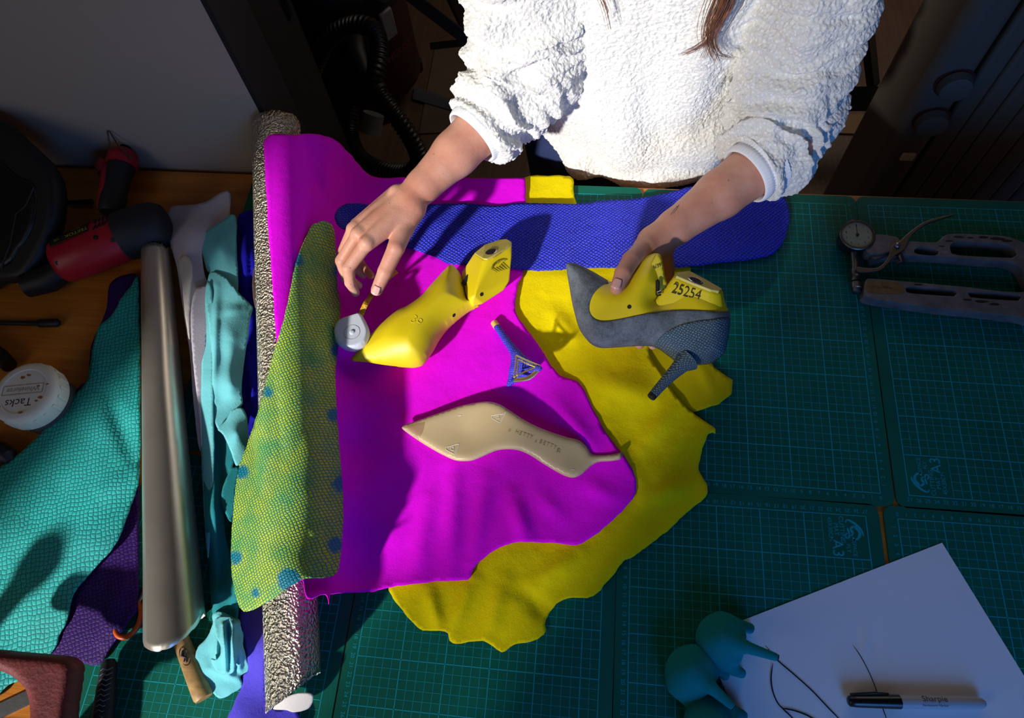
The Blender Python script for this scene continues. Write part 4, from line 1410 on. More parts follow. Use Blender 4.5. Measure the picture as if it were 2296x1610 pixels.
def plate(name, outline, holes, z0, z1, mat, parent, sharp=(), step=7, bevel=.0):
    """flat casting: photo outline (and holes) cast on height z1, extruded down to z0"""
    def cast(pl): return np.array([at(p[0], p[1], z1)[:2] for p in pl])
    loops = [cast(spline(outline, step, True, sharp))] + [cast(spline(h, step, True)) for h in holes]
    pts, es = [], []
    for lp in loops:
        n0 = len(pts)
        pts += list(lp)
        es += [(n0 + i, n0 + (i + 1) % len(lp)) for i in range(len(lp))]
    vs, _, fs, *_ = geometry.delaunay_2d_cdt([Vector(p) for p in pts], es, [], 1, 1e-6)
    n = len(vs)
    cen = np.array([np.mean([tuple(vs[i]) for i in f], 0) for f in fs])
    bad = np.zeros(len(fs), bool)
    for h in loops[1:]: bad |= inside(h, cen)
    fs = [f for f, b_ in zip(fs, bad) if not b_]
    V = [(v.x, v.y, z1) for v in vs] + [(v.x, v.y, z0) for v in vs]
    F = [tuple(f) for f in fs] + [tuple(i + n for i in reversed(f)) for f in fs]
    F += [(i, j, j + n, i + n) for i, j in es]
    mb = MB().add(V, F)
    return mb.build(name, mat, parent, smooth=False, bevel=bevel)


ga = thing('thickness_gauge', 'old dial thickness gauge with a deep metal frame and curved lever', 'gauge', at(2100, 620, 0))
plate('frame', [(1958, 542), (2005, 538), (2060, 542), (2100, 543), (2115, 530), (2140, 524), (2200, 526), (2262, 531), (2300, 545), (2400, 570), (2400, 735), (2296, 712), (2200, 700), (2100, 690), (2000, 676), (1945, 666), (1938, 652), (1942, 627), (1960, 625), (2040, 632), (2150, 642), (2296, 654),
                (2296, 612), (2270, 588), (2200, 582), (2100, 574), (2000, 572), (1958, 580)],
      [[(2050, 560), (2060, 554), (2090, 556), (2105, 562), (2104, 570), (2095, 573), (2060, 570), (2050, 566)],
       [(2130, 552), (2145, 541), (2200, 543), (2255, 548), (2275, 560), (2280, 572), (2270, 578), (2150, 572), (2132, 564)],
       [(2030, 645), (2040, 642), (2140, 650), (2147, 657), (2140, 664), (2045, 658), (2032, 652)],
       [(2170, 657), (2185, 654), (2275, 660), (2290, 668), (2284, 674), (2190, 668), (2174, 664)]], .3, 2.0, M_cast, ga, bevel=.12)
plate('mounting_block', [(1945, 528), (2012, 532), (2012, 556), (1990, 566), (1946, 566)], [], .6, 2.3, M_cast, ga, bevel=.1)
dc = at(1923, 526, 2.6)
dn = np.array([-.05, -.1, 1.0]); dn /= np.linalg.norm(dn)
dial = MB().lathe2(dc - dn * 2.0, dn, [(0, 1.9), (.1, 2.2), (1.5, 2.25), (1.6, 2.3), (1.95, 2.3), (2.05, 2.2), (2.05, 2.0), (1.85, 1.97)], 48).build('dial_case', M_nickel, ga)
MB().lathe2(dc - dn * .13, dn, [(0, 1.96), (.02, 1.96)], 48).build('dial_face', plain('cream dial', srgb(160, 146, 112), .5, var=.08, vs=60), dial)
dt = MB()
ex, ey = np.array([1, .03, .05]), np.array([-.03, 1, .1])
for k in range(10):
    an = math.pi / 2 - k * 2 * math.pi / 10
    put_text(dt, str(k), .42, dc - dn * .1 + ex * 1.45 * math.cos(an) + ey * 1.45 * math.sin(an), ex, ey, .005)
for k in range(50):
    an = k * 2 * math.pi / 50
    r0 = 1.78 if k % 5 else 1.68
    dt.tube([dc - dn * .1 + (ex * math.cos(an) + ey * math.sin(an)) * r for r in (r0, 1.88)], .012, 4)
dt.tube([dc - dn * .08 + ey * -.25, dc - dn * .08 + ey * 1.6], [.05, .02], 6)
dt.lathe2(dc - dn * .1, dn, [(0, .2), (.12, .2), (.14, .08)], 20)
dt.build('dial_marks', plain('dial black', srgb(26, 22, 18), .5), dial, recalc=False)
MB().tube([dc + np.array([-.2, 2.1, -.8]), dc + np.array([-.25, 2.75, -.8])], [.5, .5], 16).build('top_cap', M_nickel, ga)
sx0, sx1 = at(1915, 562, 1.2), at(1921, 658, 1.2)
ds = sx1 - sx0
MB().tube([sx0, sx0 + ds * .45], [.5, .48], 16).build('stem', M_nickel, ga)
MB().lathe2(sx0 + ds * .45, ds, [(0, .6), (.9, .62), (1.0, .55), (1.1, .62), (1.9, .62), (2.0, .3), (2.15, .3), (2.2, .72), (3.0, .72), (3.1, .6), (3.6, .55), (3.7, .3)], 20).build('anvil', M_nickel, ga)
plate('lever', [(2141, 480), (2110, 486), (2072, 498), (2040, 520), (2018, 540), (2000, 552), (1992, 575), (1982, 590), (1968, 600), (1945, 601), (1922, 598), (1919, 605), (1925, 610), (1950, 610), (1974, 606), (1992, 590), (2006, 574), (2030, 556), (2042, 530), (2076, 503), (2120, 488)], [], 2.15, 2.5, M_nickel, ga, bevel=.08)
MB().lathe2(at(2011, 551, 2.45), (0, 0, 1), [(0, .38), (.2, .38), (.35, .25), (.38, .1)], 20).build('pivot_screw', M_steel, ga)
MB().tube([at(2017, 572, 2.0), at(2024, 586, 1.7), at(2010, 590, 1.2)], [.4, .42, .3], 10).build('return_spring', M_nickel, ga)
plate('label', [(1946, 630), (2010, 634), (2026, 640), (2028, 656), (2010, 659), (1948, 655)], [], 2.0, 2.03, plain('aged paper label', srgb(120, 84, 40), .8, var=.35, vs=90), ga)
tx = MB()
put_text(tx, '189', .62, at(2117, 566, 2.03), (1, .03, 0), (-.03, 1, 0))
tx.build('engraving', plain('engraved mark', srgb(160, 152, 146), .5), ga, smooth=False, recalc=False)
tx = MB()
put_text(tx, 'G.J. HEDGES', .36, at(1984, 645, 2.05), (1, -.03, 0), (.03, 1, 0))
tx.build('handwriting', plain('faded label ink', srgb(30, 20, 12), .6), ga, smooth=False, recalc=False)
M_chip = plain('old black enamel', srgb(20, 18, 18), .5)
for (u, v, r) in ((2150, 531, .5), (2175, 533, .35), (2205, 532, .6), (2235, 535, .7), (2258, 540, .6), (2128, 540, .4), (2112, 552, .3), (2200, 676, .6), (2170, 672, .4), (2230, 682, .5), (2060, 638, .4)):
    c = at(u, v, 2.02)
    MB().prism([(c[0] + r * (.7 + .5 * random.random()) * math.cos(k * .7) * 1.4, c[1] + .35 * r * math.sin(k * .7)) for k in range(9)], 1.99, 2.015).build('paint_chip', M_chip, ga, smooth=False)

# paper with the drawn curves
C0 = np.array(at(2112, 1217, .05)[:2]); C1 = np.array(at(1580, 1424, .05)[:2])
e1 = (C1 - C0) / np.linalg.norm(C1 - C0)
e2 = np.array([-e1[1], e1[0]])
if e2[1] > 0: e2 = -e2
vs, fs = [], []
nx_, ny_ = 44, 60
for j in range(ny_ + 1):
    for i in range(nx_ + 1):
        q = C0 + e1 * 29.7 * i / nx_ + e2 * 42 * j / ny_
        z = .07 + .05 * max(0, noise.noise(Vector((q[0] / 9, q[1] / 9, 2))))
        w_ = np.array([1.2, -10.2])
        d_ = q - (C0 + e1 * 13.6 + e2 * 6.5)
        z += .10 * math.exp(-(d_ @ d_) / 2.2) * math.sin(3 * d_[0] + 1.5)
        vs.append((q[0], q[1], z))
for j in range(ny_):
    for i in range(nx_):
        fs.append((j * (nx_ + 1) + i, j * (nx_ + 1) + i + 1, (j + 1) * (nx_ + 1) + i + 1, (j + 1) * (nx_ + 1) + i))
paper = mesh('paper_sheet', vs, fs, plain('white paper', srgb(236, 236, 238), .8, spec=.1), smooth=False)
modify(paper, 'SOLIDIFY', thickness=.0003, offset=0)
tag(paper, 'large sheet of white paper with black curved lines drawn on it', 'paper')
M_ink = plain('marker ink', srgb(10, 10, 16), .6)


def ink(pts, w=.1):
    dl = MB()
    pp = spline(pts, 5, False)
    n = len(pp)
    P = np.array([at(p[0], p[1], .20) for p in pp])
    for i in range(n - 1):
        d = (P[i + 1] - P[i])[:2]
        L = np.hypot(*d)
        if L < 1e-6: continue
        nn = np.array([-d[1], d[0], 0]) / L
        wa, wb_ = [w / 2 * min(1, .25 + 6 * k / n, .25 + 6 * (n - 1 - k) / n) for k in (i, i + 1)]
        dl.add([P[i] + nn * wa, P[i + 1] + nn * wb_, P[i + 1] - nn * wb_, P[i] - nn * wa], [(0, 1, 2, 3)])
    dl.build('drawn_line', M_ink, paper, smooth=False, recalc=False)


ink([(1716, 1448), (1727, 1460), (1745, 1482), (1780, 1512), (1820, 1548), (1860, 1590), (1890, 1620)], .14)
ink([(1733, 1487), (1729, 1520), (1733, 1550), (1743, 1575), (1754, 1588), (1775, 1608), (1790, 1625)], .14)
ink([(1754, 1588), (1780, 1593), (1810, 1604), (1840, 1622)], .16)
ink([(1912, 1446), (1930, 1472), (1950, 1510), (1966, 1550), (1980, 1590), (1992, 1622)], .09)

# marker pen
mk = thing('marker_pen', 'black-capped grey marker pen lying on the white paper', 'pen', at(2050, 1575, .1))
a, b = at(1901, 1572, .85), at(2209, 1577, .8)
d = b - a
L = np.linalg.norm(d)
MB().lathe2(a + d * .36, d, [(0, .66), (L * .45, .66), (L * .58, .58), (L * .62, .5), (L * .635, .3), (L * .64, .1)], 28).build('barrel', plain('grey pen plastic', srgb(176, 176, 180), .35), mk)
MB().lathe2(a, d, [(0, .35), (.15, .52), (L * .06, .60), (L * .38, .70), (L * .385, .62)], 28).build('cap', plain('black pen cap', srgb(14, 14, 18), .3), mk)
MB().tube([a + d * .02 + np.array([0, .62, .1]), a + d * .2 + np.array([0, .78, .15]), a + d * .30 + np.array([0, .72, .15])], [.14, .16, .12], 8).build('clip', plain('black pen clip', srgb(14, 14, 18), .3), mk)
MB().lathe2(a + d * .985, d, [(0, .34), (L * .012, .3), (L * .018, .1)], 20).build('end_plug', M_rubber, mk)
tx = MB()
un = d / L
put_text(tx, 'Sharpie', .85, a + d * .62 + np.array([0, .32, .57]), un, np.array([0, .87, -.5]), .01, 1.0)
put_text(tx, 'Permanent Marker', .34, a + d * .62 + np.array([0, -.28, .60]), un, np.array([0, .92, .4]), .01)
put_text(tx, 'FINE', .32, a + d * .84 + np.array([0, -.05, .60]), un, np.array([0, 1, 0]), .01)
tx.build('lettering', plain('pen print', srgb(20, 22, 40), .5), mk, smooth=False, recalc=False)

# three covered heels
M_heel = suede('teal suede heel cover', srgb(18, 132, 134), .10, .25, .3)
M_insole = plain('beige heel core', srgb(196, 166, 140), .7)


def covered_heel(uv_seat, uv_tip, label, up=0.0):
    """a stiletto heel lying with its open breast to the table: cupped seat, long stem"""
    root = thing('covered_heel', label, 'shoe heel', at(*uv_seat, 0), 'teal suede covered stiletto heels beside the paper')
    s0 = np.array(at(uv_seat[0], uv_seat[1], 2.6 + up)); tp = np.array(at(uv_tip[0], uv_tip[1], 4.0 + up))
    ax_ = tp - s0
    ax_[2] = 0
    ax_ /= np.linalg.norm(ax_)
    sd_ = np.array([-ax_[1], ax_[0], 0])
    R3 = [list(ax_), list(sd_), [0, 0, 1]]
    f = lambda x, y, z: tuple(s0 + ax_ * x + sd_ * y + np.array([0, 0, z]))
    pr = [('ell', f(-.2, 0, -.6), (2.7, 2.95, 2.3), .4, R3),
          ('cap', f(-.4, 0, .9), f(1.8, 0, 1.35), 1.05, .66, .7),
          ('cap', f(1.8, 0, 1.35), tuple(tp), .66, .42, .25),
          ('cap', f(-.6, 2.2, -.8), f(2.5, 2.35, -1.0), .75, .5, .5), ('cap', f(-.6, 2.2, -2.0), f(2.7, 2.35, -2.0), .75, .5, .5),
          ('cap', f(-.6, -2.2, -.8), f(2.5, -2.35, -1.0), .75, .5, .5), ('cap', f(-.6, -2.2, -2.0), f(2.7, -2.35, -2.0), .75, .5, .5),
          ('cut', f(3.4, 0, -1.4), (3.1, 1.75, 2.1), .25, R3),
          ('cut', f(0, 0, -6.0), (8, 8, 3.4), .1, R3)]
    vs, fs = sdf_mesh(pr, .14, pad=.6)
    vs = relax(vs, fs, 2)
    big_mesh('heel_cover', vs, fs, M_heel, root)
    MB().lathe2(tp - ax_ * .02 + (tp - np.array(f(1.8, 0, 1.35))) * .03, tp - np.array(f(1.8, 0, 1.35)), [(0, .34), (.25, .33), (.27, .2)], 16).build('heel_tip', M_dark, root)
    MB().box(f(.9, 0, -1.9), (2.0, 3.6, .5), rz=math.atan2(ax_[1], ax_[0])).build('heel_core', M_insole, root, bevel=.15)
    return root


covered_heel((1624, 1438), (1738, 1473), 'upper teal suede stiletto heel at the paper edge, highest of the three')
covered_heel((1556, 1512), (1640, 1582), 'middle teal suede stiletto heel, left of the paper corner')
covered_heel((1600, 1628), (1700, 1680), 'lowest teal suede heel, mostly cut off by the bottom edge of the picture')


# ------------------------------------------------------------------ shoe lasts, pump, sole, heel, tape
def last_plastic(name, a, b, rough):
    t = NT(name)
    t.set(Roughness=rough)
    t.b.inputs['Subsurface Weight'].default_value = .12
    t.b.inputs['Subsurface Radius'].default_value = (.006, .004, .001)
    o = t.coord()
    t.l(t.ramp(t.noise(o, 18, 4), [(.3, a), (.7, b)]), t.b.inputs['Base Color'])
    t.bump(t.noise(t.coord((40, 260, 260)), 3.0, 4), .05, .001)
    return t.m


M_last = last_plastic('yellow last plastic', srgb(220, 194, 14), srgb(232, 208, 20), .45)
M_last_top = plain('worn last top plate', srgb(196, 180, 84), .5, var=.12, vs=120)
M_ring = plain('steel bush', srgb(196, 198, 202), .22, 1.0)
M_hole = plain('dark hole', srgb(20, 18, 10), .8)
M_emb = plain('embossed yellow', srgb(214, 192, 40), .4)


def disc(mb, c, n, r, h=.03, seg=24):
    return mb.lathe2(np.array(c) - np.array(n) * h, n, [(0, r), (h * 2, r)], seg)


def surf(o, u, v, off=0.0):
    """where the sight line through (u,v) meets object o, and its normal (cm)"""
    d = Vector(ray(u, v)).normalized()
    org = V3(CC)
    mw = Matrix.Translation(sum((q.location for q in chain(o)), Vector()))
    bm = bmesh.new(); bm.from_mesh(o.data); bm.transform(mw)
    from mathutils.bvhtree import BVHTree
    t = BVHTree.FromBMesh(bm)
    hit, nn, _, _ = t.ray_cast(org, d)
    bm.free()
    if hit is None:
        return None, None
    if nn.dot(d) > 0: nn = -nn
    p = np.array([hit.x / S, hit.y / S, (hit.z - TABLE) / S])
    n = np.array(nn)
    return p + n * off, n


def chain(o):
    while o is not None:
        yield o
        o = o.parent


# -- the loose last, lying on its side
la = thing('shoe_last', 'loose yellow plastic shoe last lying on its side on the magenta suede', 'shoe last', at(960, 700, .8))
fr = level(3.6)
front = inflate('front_part', [(786, 806), (800, 786), (830, 752), (862, 722), (890, 700), (916, 688), (944, 668), (962, 646), (986, 618), (1003, 598), (1011, 593), (1022, 600), (1034, 618), (1042, 642), (1047, 668), (1052, 676), (1066, 676), (1076, 686), (1056, 694), (1030, 712), (1003, 736), (985, 760), (968, 790), (950, 814), (930, 822), (900, 822), (860, 818), (820, 812), (792, 810)],
                fr, [(790, 806, .5), (830, 780, 1.5), (870, 750, 2.5), (900, 720, 2.7), (910, 780, 3.2), (930, 800, 3.2), (870, 800, 2.4), (960, 720, 3.3), (1000, 650, 2.5), (1011, 600, 1.5), (1040, 640, 2.2), (1030, 690, 2.9), (1060, 685, 2.6)],
                M_last, la, step=.28, R=2.9, back=.85, power=.62, pxstep=6)


def hull(name, pts, mat, parent, bevel=.3, seg=4):
    bm = bmesh.new()
    for p in pts: bm.verts.new(V3(p))
    bmesh.ops.convex_hull(bm, input=bm.verts)
    bmesh.ops.delete(bm, geom=[v for v in bm.verts if not v.link_faces], context='VERTS')
    bmesh.ops.dissolve_limit(bm, angle_limit=.12, verts=bm.verts, edges=bm.edges)
    bmesh.ops.recalc_face_normals(bm, faces=bm.faces)
    me = bpy.data.meshes.new(name); bm.to_mesh(me); bm.free()
    o = link(name, me, mat, parent, smooth=True)
    modify(o, 'BEVEL', width=bevel * S, segments=seg, limit_method='ANGLE', angle_limit=math.radians(12))
    try: modify(o, 'WEIGHTED_NORMAL', keep_sharp=False)
    except Exception: pass
    return o


heel_pts = [at(*q) for q in ((1062, 569, 4.6), (1087, 549, 5.0), (1119, 538, 5.2), (1137, 535.5, 5.4), (1147, 541, 5.8), (1147, 552, 6.2), (1136, 560, 6.5), (1112, 573, 6.9), (1093, 584, 7.0), (1083, 583, 6.9),
                            (1147, 580, 5.6), (1146, 605, 5.0), (1142, 630, 4.4), (1130, 650, 4.0), (1108, 667, 4.0), (1082, 681, 4.4), (1061, 664, 6.0), (1048, 673, 4.8), (1034, 612, 3.6), (1040, 640, 3.6), (1060, 688, 4.4),
                            (1140, 600, 1.6), (1138, 625, 1.2), (1120, 655, 1.0), (1080, 682, 1.2), (1062, 685, 1.6), (1048, 650, 1.6), (1120, 560, 2.4), (1080, 580, 2.4))]
heelp = hull('heel_part', heel_pts, M_last, la, .42, 5)
pl_ = [at(*q) for q in ((1064, 569, 4.72), (1088, 550, 5.1), (1119, 539, 5.3), (1136, 537, 5.5), (1145, 542, 5.86), (1144, 552, 6.28), (1134, 559.5, 6.55), (1112, 571.5, 6.95), (1093, 582, 7.05), (1084, 581, 6.95))]
cn = np.mean(pl_, 0)
n_ = np.cross(pl_[2] - pl_[0], pl_[7] - pl_[0]); n_ /= np.linalg.norm(n_)
if n_ @ (CC - cn) < 0: n_ = -n_
tpo = hull('top_plate', [p + n_ * k for p in pl_ for k in (-.3, .12)], M_last_top, la, .08, 2)
rb_, n_ = surf(tpo, 1101, 565, .05)
P0 = cn
bs = MB()
bs.lathe2(rb_, n_, [(-.4, .70), (.0, .78), (.06, .72), (.04, .62), (-.3, .6)], 28)
ringo = bs.build('steel_bush', M_ring, la)
disc(MB(), rb_ + n_ * .012, n_, .6, .02).build('bore', M_hole, la)
for (u, v, par) in ((1080, 660, heelp), (1018, 707, front)):
    p, n = surf(par, u, v, .0)
    if p is not None: disc(MB(), p, n, .26, .02).build('pin_hole', M_hole, la)
p, n = surf(heelp, 1046, 628, .04)
if p is not None:
    MB().box(p, (.6, 1.5, .3), rz=-.45).build('spring_slot', M_hole, la)
tx = MB()
arc = lambda cx, cy, r, a0, a1, k=9: [(cx + r * math.cos(math.radians(a0 + (a1 - a0) * i / k)), cy + r * math.sin(math.radians(a0 + (a1 - a0) * i / k))) for i in range(k + 1)]
digit3 = arc(0, .25, .25, 140, -90) + arc(0, -.25, .27, 90, -140)
digit9 = arc(0, .22, .27, 0, 360, 14) + [(.26, .1), (.2, -.2), (.05, -.48)]
for dg, off in ((digit3, -.4), (digit9, .4)):
    pts = []
    for x, y in dg:
        X_, Y_ = (x + off) * 17, y * 17
        c_, s_ = math.cos(math.radians(57)), math.sin(math.radians(57))
        p, n = surf(front, 934 + X_ * .82 - Y_ * .0 + Y_ * .55, 719 + X_ * .55 - Y_ * .82, .015)
        if p is not None: pts.append(p)
    tx.tube(pts, .045, 6)
tx.build('size_number', M_emb, la, recalc=False)
tx = MB()
p, n = surf(heelp, 1117, 594, .12)
ex = np.array([.75, .62, 0]); ex = ex - n * (ex @ n); ex /= np.linalg.norm(ex); ey = np.cross(n, ex)
put_text(tx, 'Springline', .42, p + ey * .35, ex, ey, .01)
put_text(tx, '28 AUG 2022', .26, p + ey * 1.15 + ex * .5, ex, ey, .01)
for k in range(5):
    tx.tube([p + ex * (-1.1 + .4 * k) - ey * (.2 - .1 * abs(k - 2)), p + ex * (-.7 + .4 * k) - ey * (.7 + .12 * k)], [.04, .03], 5)
for s1 in (.9, 1.0):
    tx.tube([p + (ex * math.cos(t) * 1.3 + ey * math.sin(t) * .75) * s1 - ey * .2 for t in np.linspace(.2, 2.9, 14)], .025, 5)
tx.build('printed_stamp', plain('black stamp', srgb(60, 50, 12), .6), la, smooth=False, recalc=False)

# -- the pump on its last, held over the table
ZS = 9.5
fs_ = facing(1455, 700, ZS)
sh = thing('high_heel_shoe', 'grey suede high heel pump on a yellow last, held in the hand', 'shoe', at(1455, 700, ZS))
M_grey = suede('charcoal grey suede', srgb(100, 106, 112), .5, .25, .25, patch=55)
M_py = scales('slate python leather', srgb(84, 106, 120), srgb(24, 36, 46), 3.2, 1.15, .55, .5, rnd=.45, dist=.0014, gapw=.07, depth=.6)
shoe_o = [(1270, 592), (1280, 589), (1300, 594), (1330, 609), (1352, 622), (1372, 632), (1392, 630), (1410, 612), (1428, 592), (1444, 578), (1460, 570), (1474, 568), (1483, 575), (1488, 600), (1494, 634), (1499, 645), (1482, 660), (1476, 672), (1490, 660), (1515, 632), (1546, 622), (1612, 656),
          (1622, 664), (1630, 690), (1637, 702), (1636, 740), (1626, 788), (1608, 806), (1590, 816), (1555, 819), (1520, 813), (1503, 802), (1480, 785), (1460, 777), (1430, 776), (1400, 778), (1370, 780), (1345, 780), (1326, 772), (1310, 755), (1298, 735), (1289, 705), (1283, 680), (1276, 640), (1271, 610)]
topline = [(1372, 633), (1358, 637), (1343, 649), (1332, 665), (1326, 682), (1326, 698), (1333, 711), (1346, 718), (1364, 719), (1392, 715), (1430, 707), (1480, 698), (1530, 695), (1580, 697), (1615, 698), (1640, 690), (1660, 640), (1560, 540), (1440, 520), (1385, 600)]
counter = [(1463, 779), (1474, 760), (1490, 745), (1512, 732), (1540, 723), (1580, 717), (1645, 717), (1660, 780), (1620, 840), (1550, 840), (1500, 815), (1470, 790)]
shoe_t = [(1275, 596, 1.2), (1300, 640, 2.2), (1310, 700, 3.1), (1340, 750, 3.6), (1420, 740, 3.5), (1500, 740, 3.3), (1600, 740, 3.2), (1620, 675, 2.0), (1540, 655, 2.1), (1600, 660, 2.0), (1500, 670, 2.2), (1550, 705, 3.0), (1610, 705, 2.9), (1350, 625, 2.4), (1400, 660, 3.2), (1470, 575, 1.2), (1480, 620, 1.9), (1455, 620, 2.6), (1490, 640, 2.0), (1440, 690, 3.4), (1590, 800, 3.1), (1520, 800, 3.0)]
kw = dict(step=.28, R=2.5, power=.6, pxstep=5, sharp=(15, 16, 17))
cone = inflate('last_front', shoe_o, fs_, shoe_t, M_last, sh, **kw)
up_ = inflate('suede_upper', shoe_o, fs_, shoe_t, M_grey, sh, off=.13, cut=topline, shell=.13, **kw)
hf = facing(1540, 660, ZS + .75)


def hq(u, v, d): return atp(u, v, hf[0] + hf[3] * d, hf[3])


hp_pts = [hq(*q) for q in ((1513, 620, 2.7), (1555, 638, 3.1), (1595, 653, 3.1), (1615, 656, 2.6), (1622, 652, 1.4), (1516, 611, .2), (1546, 607.5, 0), (1582, 627, 0), (1616, 646, .3),
                           (1464, 679, 2.6), (1480, 705, 3.0), (1540, 712, 3.2), (1600, 712, 3.0), (1622, 708, 2.0), (1626, 700, .5), (1470, 700, -2.6), (1600, 720, -2.8), (1622, 700, -1), (1520, 630, -2.0), (1590, 660, -2.2), (1480, 660, -2.0))]
hp = hull('last_heel', hp_pts, M_last, sh, .4, 5)
pl_ = [hq(*q) for q in ((1516, 619.5, 2.72), (1556, 636.5, 3.1), (1594, 651, 3.1), (1612, 654, 2.7), (1618.5, 650, 1.6), (1517, 612.5, .4), (1546, 609, .15), (1582, 628, .15), (1613, 646, .45))]
cn = np.mean(pl_, 0)
nn = np.cross(pl_[2] - pl_[0], pl_[6] - pl_[0]); nn /= np.linalg.norm(nn)
if nn @ (CC - cn) < 0: nn = -nn
tpo = hull('top_plate', [p + nn * k for p in pl_ for k in (-.3, .1)], M_last_top, sh, .07, 2)
rc, nn = surf(tpo, 1559, 629, .05)
MB().lathe2(rc, nn, [(-.3, .80), (.02, .9), (.07, .84), (.04, .68), (-.25, .66)], 28).build('steel_bush', M_ring, sh)
disc(MB(), rc + nn * .012, nn, .66, .02).build('bore', M_hole, sh)
# flat face of the front cone with the size on it
fc = inflate('cone_face', [(1457, 664), (1455, 630), (1457, 600), (1464, 580), (1472, 570), (1480, 573), (1485, 584), (1490, 618), (1496, 642), (1480, 654)], facing(1470, 620, ZS + 3.25), .16, last_plastic('yellow last face', srgb(206, 184, 30), srgb(214, 194, 40), .5), sh, step=.25, R=.2, pxstep=4)
slot = MB()
fr2 = facing(1475, 645, ZS + 3.42)
inflate('spring_slot', [(1470, 630), (1475, 626), (1479, 630), (1479, 655), (1483, 662), (1472, 664), (1470, 656)], fr2, .05, M_hole, sh, step=.15, R=.05, pxstep=3, sharp=(0, 3))
MB().tube([at(1474, 657, ZS + 3.5), at(1482, 654, ZS + 3.5)], .2, 10).build('spring', M_ring, sh)
p, n = surf(cone, 1411, 688, .01)
if p is not None: disc(MB(), p, n, .24, .03).build('pin_hole', M_hole, sh)
tx = MB()
p, n = surf(hp, 1539, 655, .04)
ex = np.array(at(1572, 664, ZS + 3)) - np.array(at(1510, 647, ZS + 3)); ex /= np.linalg.norm(ex)
ex = ex - n * (ex @ n); ey = np.cross(n, ex)
put_text(tx, '25254', 1.75, p, ex, ey, .015, .78)
p, n = surf(fc, 1473, 597, .06)
ex = np.array(at(1484, 593, ZS + 3)) - np.array(at(1460, 601, ZS + 3)); ex = ex - n * (ex @ n); ey = np.cross(n, ex)
put_text(tx, '6/39', .66, p, ex, ey, .02, .8)
tx.build('printed_number', plain('black print on last', srgb(44, 36, 8), .5), sh, smooth=False, recalc=False)
# python heel counter and stiletto
cnt = inflate('python_counter', shoe_o, fs_, shoe_t, M_py, sh, off=.24, keep=counter, shell=.12, **kw)
st_pts = [(1542, 806), (1528, 818), (1512, 834), (1494, 852), (1476, 872), (1464, 886)]
stp = [at(u, v, ZS - .2) for u, v in st_pts]
MB().tube(stp, [1.5, .98, .78, .64, .56, .52], 22).build('python_heel', M_py, sh)
o = bpy.data.objects[[q.name for q in sh.children if q.name.startswith('python_heel')][0]]
me = o.data
uv = me.uv_layers.new(name='uv')
for lp in me.loops:
    c = me.vertices[lp.vertex_index].co
    uv.data[lp.index].uv = ((c.x * .72 + c.y * .69) * 100, (c.x * -.69 + c.y * .72 + c.z) * 100)
d = stp[-1] - stp[-2]; d /= np.linalg.norm(d)
MB().lathe2(stp[-1] - d * .05, d, [(0, .52), (.3, .52), (.45, .46)], 18).build('heel_tip', M_dark, sh)
# -- beige sole unit
M_sole = plain('beige moulded sole', srgb(192, 168, 126), .36, grain=.05, gs=600)
so = thing('shoe_sole', 'beige moulded pointed shoe sole with raised lettering on magenta suede', 'shoe sole', at(1130, 985, .9))
sole_o = [(901, 960), (906, 954), (930, 946), (980, 930), (1030, 914), (1065, 908), (1095, 907), (1118, 913), (1140, 926), (1170, 946), (1200, 962), (1240, 976), (1270, 984), (1296, 989), (1312, 999), (1321, 1010), (1328, 1018), (1350, 1020), (1380, 1018), (1394, 1015), (1396, 1022), (1391, 1030), (1370, 1033), (1345, 1034), (1330, 1040), (1316, 1052), (1302, 1064), (1286, 1070), (1268, 1067), (1245, 1056), (1220, 1042), (1190, 1024), (1165, 1014), (1140, 1011), (1115, 1013), (1090, 1022), (1065, 1032), (1045, 1035), (1020, 1032), (990, 1018), (955, 998), (930, 982), (910, 968)]
sole = inflate('sole', sole_o, level(1.5), .34, M_sole, so, step=.3, R=.9, power=.7, back=.6, pxstep=5,
               lift=[(901, 960, .1), (930, 960, .0), (960, 975, -.1), (1040, 970, -.1), (1040, 1030, .15), (1090, 912, .9), (1120, 930, 1.2), (1130, 1010, .6), (1180, 990, 1.0), (1200, 1030, .35), (1250, 1010, .5), (1290, 1030, -.1), (1300, 995, .3), (1290, 1068, -.2), (1350, 1027, -.2), (1394, 1022, .1), (980, 930, .35)])
# toe piece, printed lines and lettering
tp_ = []
M_tipd = plain('brown sole tip', srgb(168, 132, 98), .45)
tv, tf = [], []
gu = [(u, v) for u in np.linspace(905, 953, 13) for v in np.linspace(0, 1, 9)]
for (u, t) in gu:
    v0 = np.interp(u, [901, 930, 980], [959, 947.5, 931.5]); v1 = np.interp(u, [901, 930, 955], [962, 980.5, 996.5])
    uu = u
    if u > 930: uu = min(u, 953 - 20 * t ** 2)
    p, n = surf(sole, uu, v0 + (v1 - v0) * t, .012)
    if p is None: p, n = surf(sole, uu + 1, v0 + (v1 - v0) * (.05 + .9 * t), .012)
    tv.append(p if p is not None else tv[-1])
tf = [(i * 9 + k, (i + 1) * 9 + k, (i + 1) * 9 + k + 1, i * 9 + k + 1) for i in range(12) for k in range(8)]
mesh('toe_tip', tv, tf, M_tipd, so)
tx = MB()
word = [('©', 1131, 968, .7), ('H', 1155, 968, 1.0), ('E', 1163, 971, 1.0), ('T', 1171, 974, 1.0), ('T', 1179, 977, 1.0), ('Y', 1187, 979, 1.0), ('&', 1197, 989, .6), ('B', 1208, 990, 1.0), ('E', 1216, 993, 1.0), ('T', 1224, 996, 1.0), ('T', 1232, 999, 1.0), ('Y', 1240, 1002, 1.0)]
word = [('©', 1142, 966, .7)] + [(c, u + 4, v + 1, s) for c, u, v, s in word[1:]]
